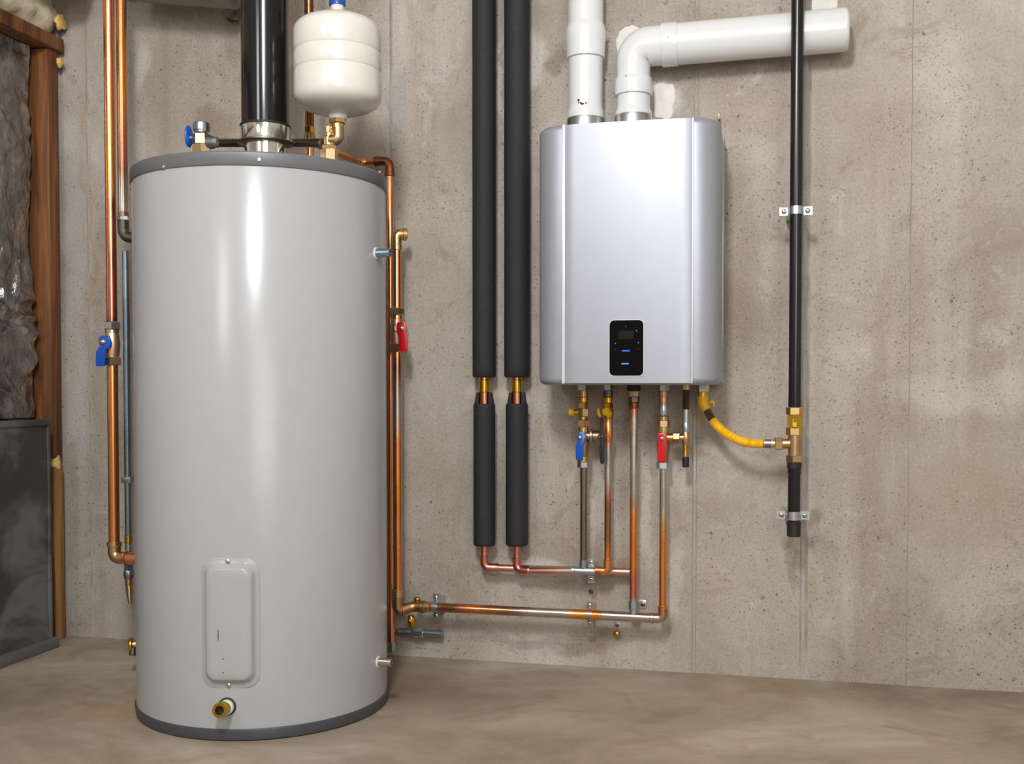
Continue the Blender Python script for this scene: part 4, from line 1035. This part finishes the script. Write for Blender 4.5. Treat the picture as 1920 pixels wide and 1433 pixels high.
MB().tube([P(1243.5, 878, Yp), Vector((P(1243.5, 878, Yp).x, Yp, P(1243, 1142, Yp).z))], 7*sb).build('tube', make_grad('drop_d_metal', 2, [(zl(t, 1243, y_, Yp), c_) for y_, c_ in ((878, TIN), (950, TIN), (985, srgb(220, 180, 110)), (1020, ORG), (1080, ORG), (1142, COP))]) or 'drop_d_metal', t)
# e: relief valve
t = thing('relief_valve', 'slim grey relief valve with black tip beside the red lever valve', 'valve', P(1286, 870, Yp))
stackv(t, Yp, 1286, 800, [('plate', 'brass_pale', 'c', 718, 731, 8), ('threaded_pipe', 'iron', 't', 731, 768, 6.5), ('sleeve', 'zinc', 'c', 767, 792, 6), ('upper_body', 'zinc', 'b', 791, 814, 6.8), ('tee_body', 'bronze', 'b', 811, 834, 7.8), ('tail', 'brass', 't', 832, 857, 6.8), ('black_tip', 'rubber_black', 'c', 856, 876, 6.4)])
stackh(t, Yp, 821, 1275, [('side_arm', 'bronze', 'c', 1273, 1285, 7)])

# f: gas hose
Yz = -.128
t = thing('gas_hose', 'yellow corrugated gas hose curving from the boiler to the gas pipe', 'hose', P(1380, 820, Yp))
xg_ = stackv(t, Yp, 1317.5, 740, [('top_nut', 'zinc', 'h', 716, 735, 11), ('brass_collar', 'brass_yellow', 'c', 735, 744, 10)])
s = S(1330, 770, Yp)
MB().tube(fillet([(xg_, Yp, P(1317, 743, Yp).z), P(1318, 756, Yp), P(1325, 769, Yp)], .01, 6), [10*s] * 3 + [10*s]*5 + [8*s]*1).build('yellow_elbow', 'yellow_plastic', t)
lever(t, [(1330, 752), (1336, 749), (1340, 752), (1341, 760), (1339, 764), (1336, 762), (1336, 756), (1330, 757)], Yp - .008, .006, 'yellow_plastic', None, 0, 'tap_tab')
a = P(1322, 764, Yp); b = P(1336, 788, Yp - .006)
n = 14; MB().tube([a.lerp(b, k/(2*n)) for k in range(2*n+1)], [(7.6 if k % 2 else 6.9)*s for k in range(2*n+1)], 20).build('braided_sleeve', 'iron', t)
ctrl = [(1332, 782, Yp - .004), (1336, 788, Yp - .006), (1346, 800, Yp - .014), (1363, 814, Yp - .026), (1386, 826, Yp - .04), (1410, 831.5, Yz + .004), (1434, 832, Yz), (1440, 832, Yz)]
cp = [P(*q) for q in ctrl]
def catmull(p, n=30):
    out = []
    for i in range(1, len(p) - 2):
        for k in range(n):
            t_ = k / n; a, b, c, d = p[i-1:i+3]
            out.append(.5*((2*b) + (c - a)*t_ + (2*a - 5*b + 4*c - d)*t_*t_ + (3*b - a - 3*c + d)*t_**3))
    out.append(p[-2]); return out
pts = catmull(cp, 30)
L = 0; rs = []; sh = S(1390, 820, -.1)
for i, p in enumerate(pts):
    if i: L += (pts[i] - pts[i-1]).length
    rs.append((8.1 + .9 * math.sin(L / (3.4*sh) * 2 * math.pi)) * sh)
MB().tube(pts, rs, 24).build('hose', 'yellow_hose', t, angle=80)
stackh(t, Yz, 832, 1440, [('steel_ferrule', 'zinc_blue', 'c', 1431, 1445, 8.5), ('brass_tail', 'brass_pale', 'c', 1444, 1454, 8.8)])

# ------------------------------------------------------------------ gas pipe
xG = P(1492.5, 420, Yz).x; sg = S(1492, 420, Yz)
zG = lambda py: P(1490, py, Yz).z
t = thing('gas_pipe', 'long black gas pipe running down the wall right of the boiler', 'pipe', (xG, Yz, zG(768)))
MB().tube([(xG, Yz, zG(746)), (xG, Yz, 2.44)], 11.6*sg).build('tube', 'pipe_black', t)
MB().lathe((xG, Yz, zG(745)), (0, 0, -1), prof('c', zG(745) - zG(768), 11.9*sg), 32).build('end_sleeve', 'pipe_black', t)
t = thing('gas_valve', 'brass gas cock with yellow tee handle on the black pipe', 'valve', (xG, Yz, zG(802)))
stackv(t, Yz, 1492.5, 420, [('top_nut', 'brass', 'h', 764, 778, 15), ('body', 'brass_yellow', 'h', 778, 803, 14)])
c = P(1489, 789, Yz)
MB().bevbox((xG - 4*sg, Yz - .026, zG(800)), (xG + 3*sg, Yz - .012, zG(785)), .001).build('handle', 'yellow_plastic', t)
MB().lathe((xG, Yz - .01, zG(788)), (0, -1, 0), prof('c', .018, 3*sg), 14).build('stem', 'iron', t)
t = thing('gas_tee', 'brass tee joining the yellow hose to the black gas pipe', 'pipe fitting', (xG, Yz, zG(866)))
stackv(t, Yz, 1492.5, 420, [('upper_nut', 'brass', 'h', 802, 816, 14.5), ('body', 'bronze', 'c', 815, 856, 12), ('lower_nut', 'bronze', 'h', 854, 867, 14.8)])
stackh(t, Yz, 832, 1460, [('union_nut', 'brass_pale', 'h', 1453, 1467, 12), ('branch', 'bronze', 'c', 1466, 1482, 9.5)])
t = thing('drip_leg', 'short black pipe stub with end cap below the brass gas tee', 'pipe', (xG, Yz, zG(1006)))
stackv(t, Yz, 1492.5, 420, [('collar', 'rubber_black', 'c', 867, 879, 13.5), ('socket', 'pipe_black', 'c', 877, 890, 12.4), ('tube', 'pipe_black', 'c', 888, 982, 11.5), ('cap_rim', 'rubber_black', 'c', 978, 984, 13.4), ('cap', 'rubber_black', 'c', 983, 1006, 12.6)])
strap('pipe_clamp', 'zinc clamp holding the long black gas pipe at mid height', 1492.5, 395, Yz, 11.8*sg, 15*sg, 30*sg, 30*sg, False, 'clamps on the gas pipe')
strap('pipe_clamp', 'zinc clamp holding the black drip leg near its cap', 1487.2, 967, Yz, 11.8*sg, 16*sg, 30*sg, 30*sg, False, 'clamps on the gas pipe')
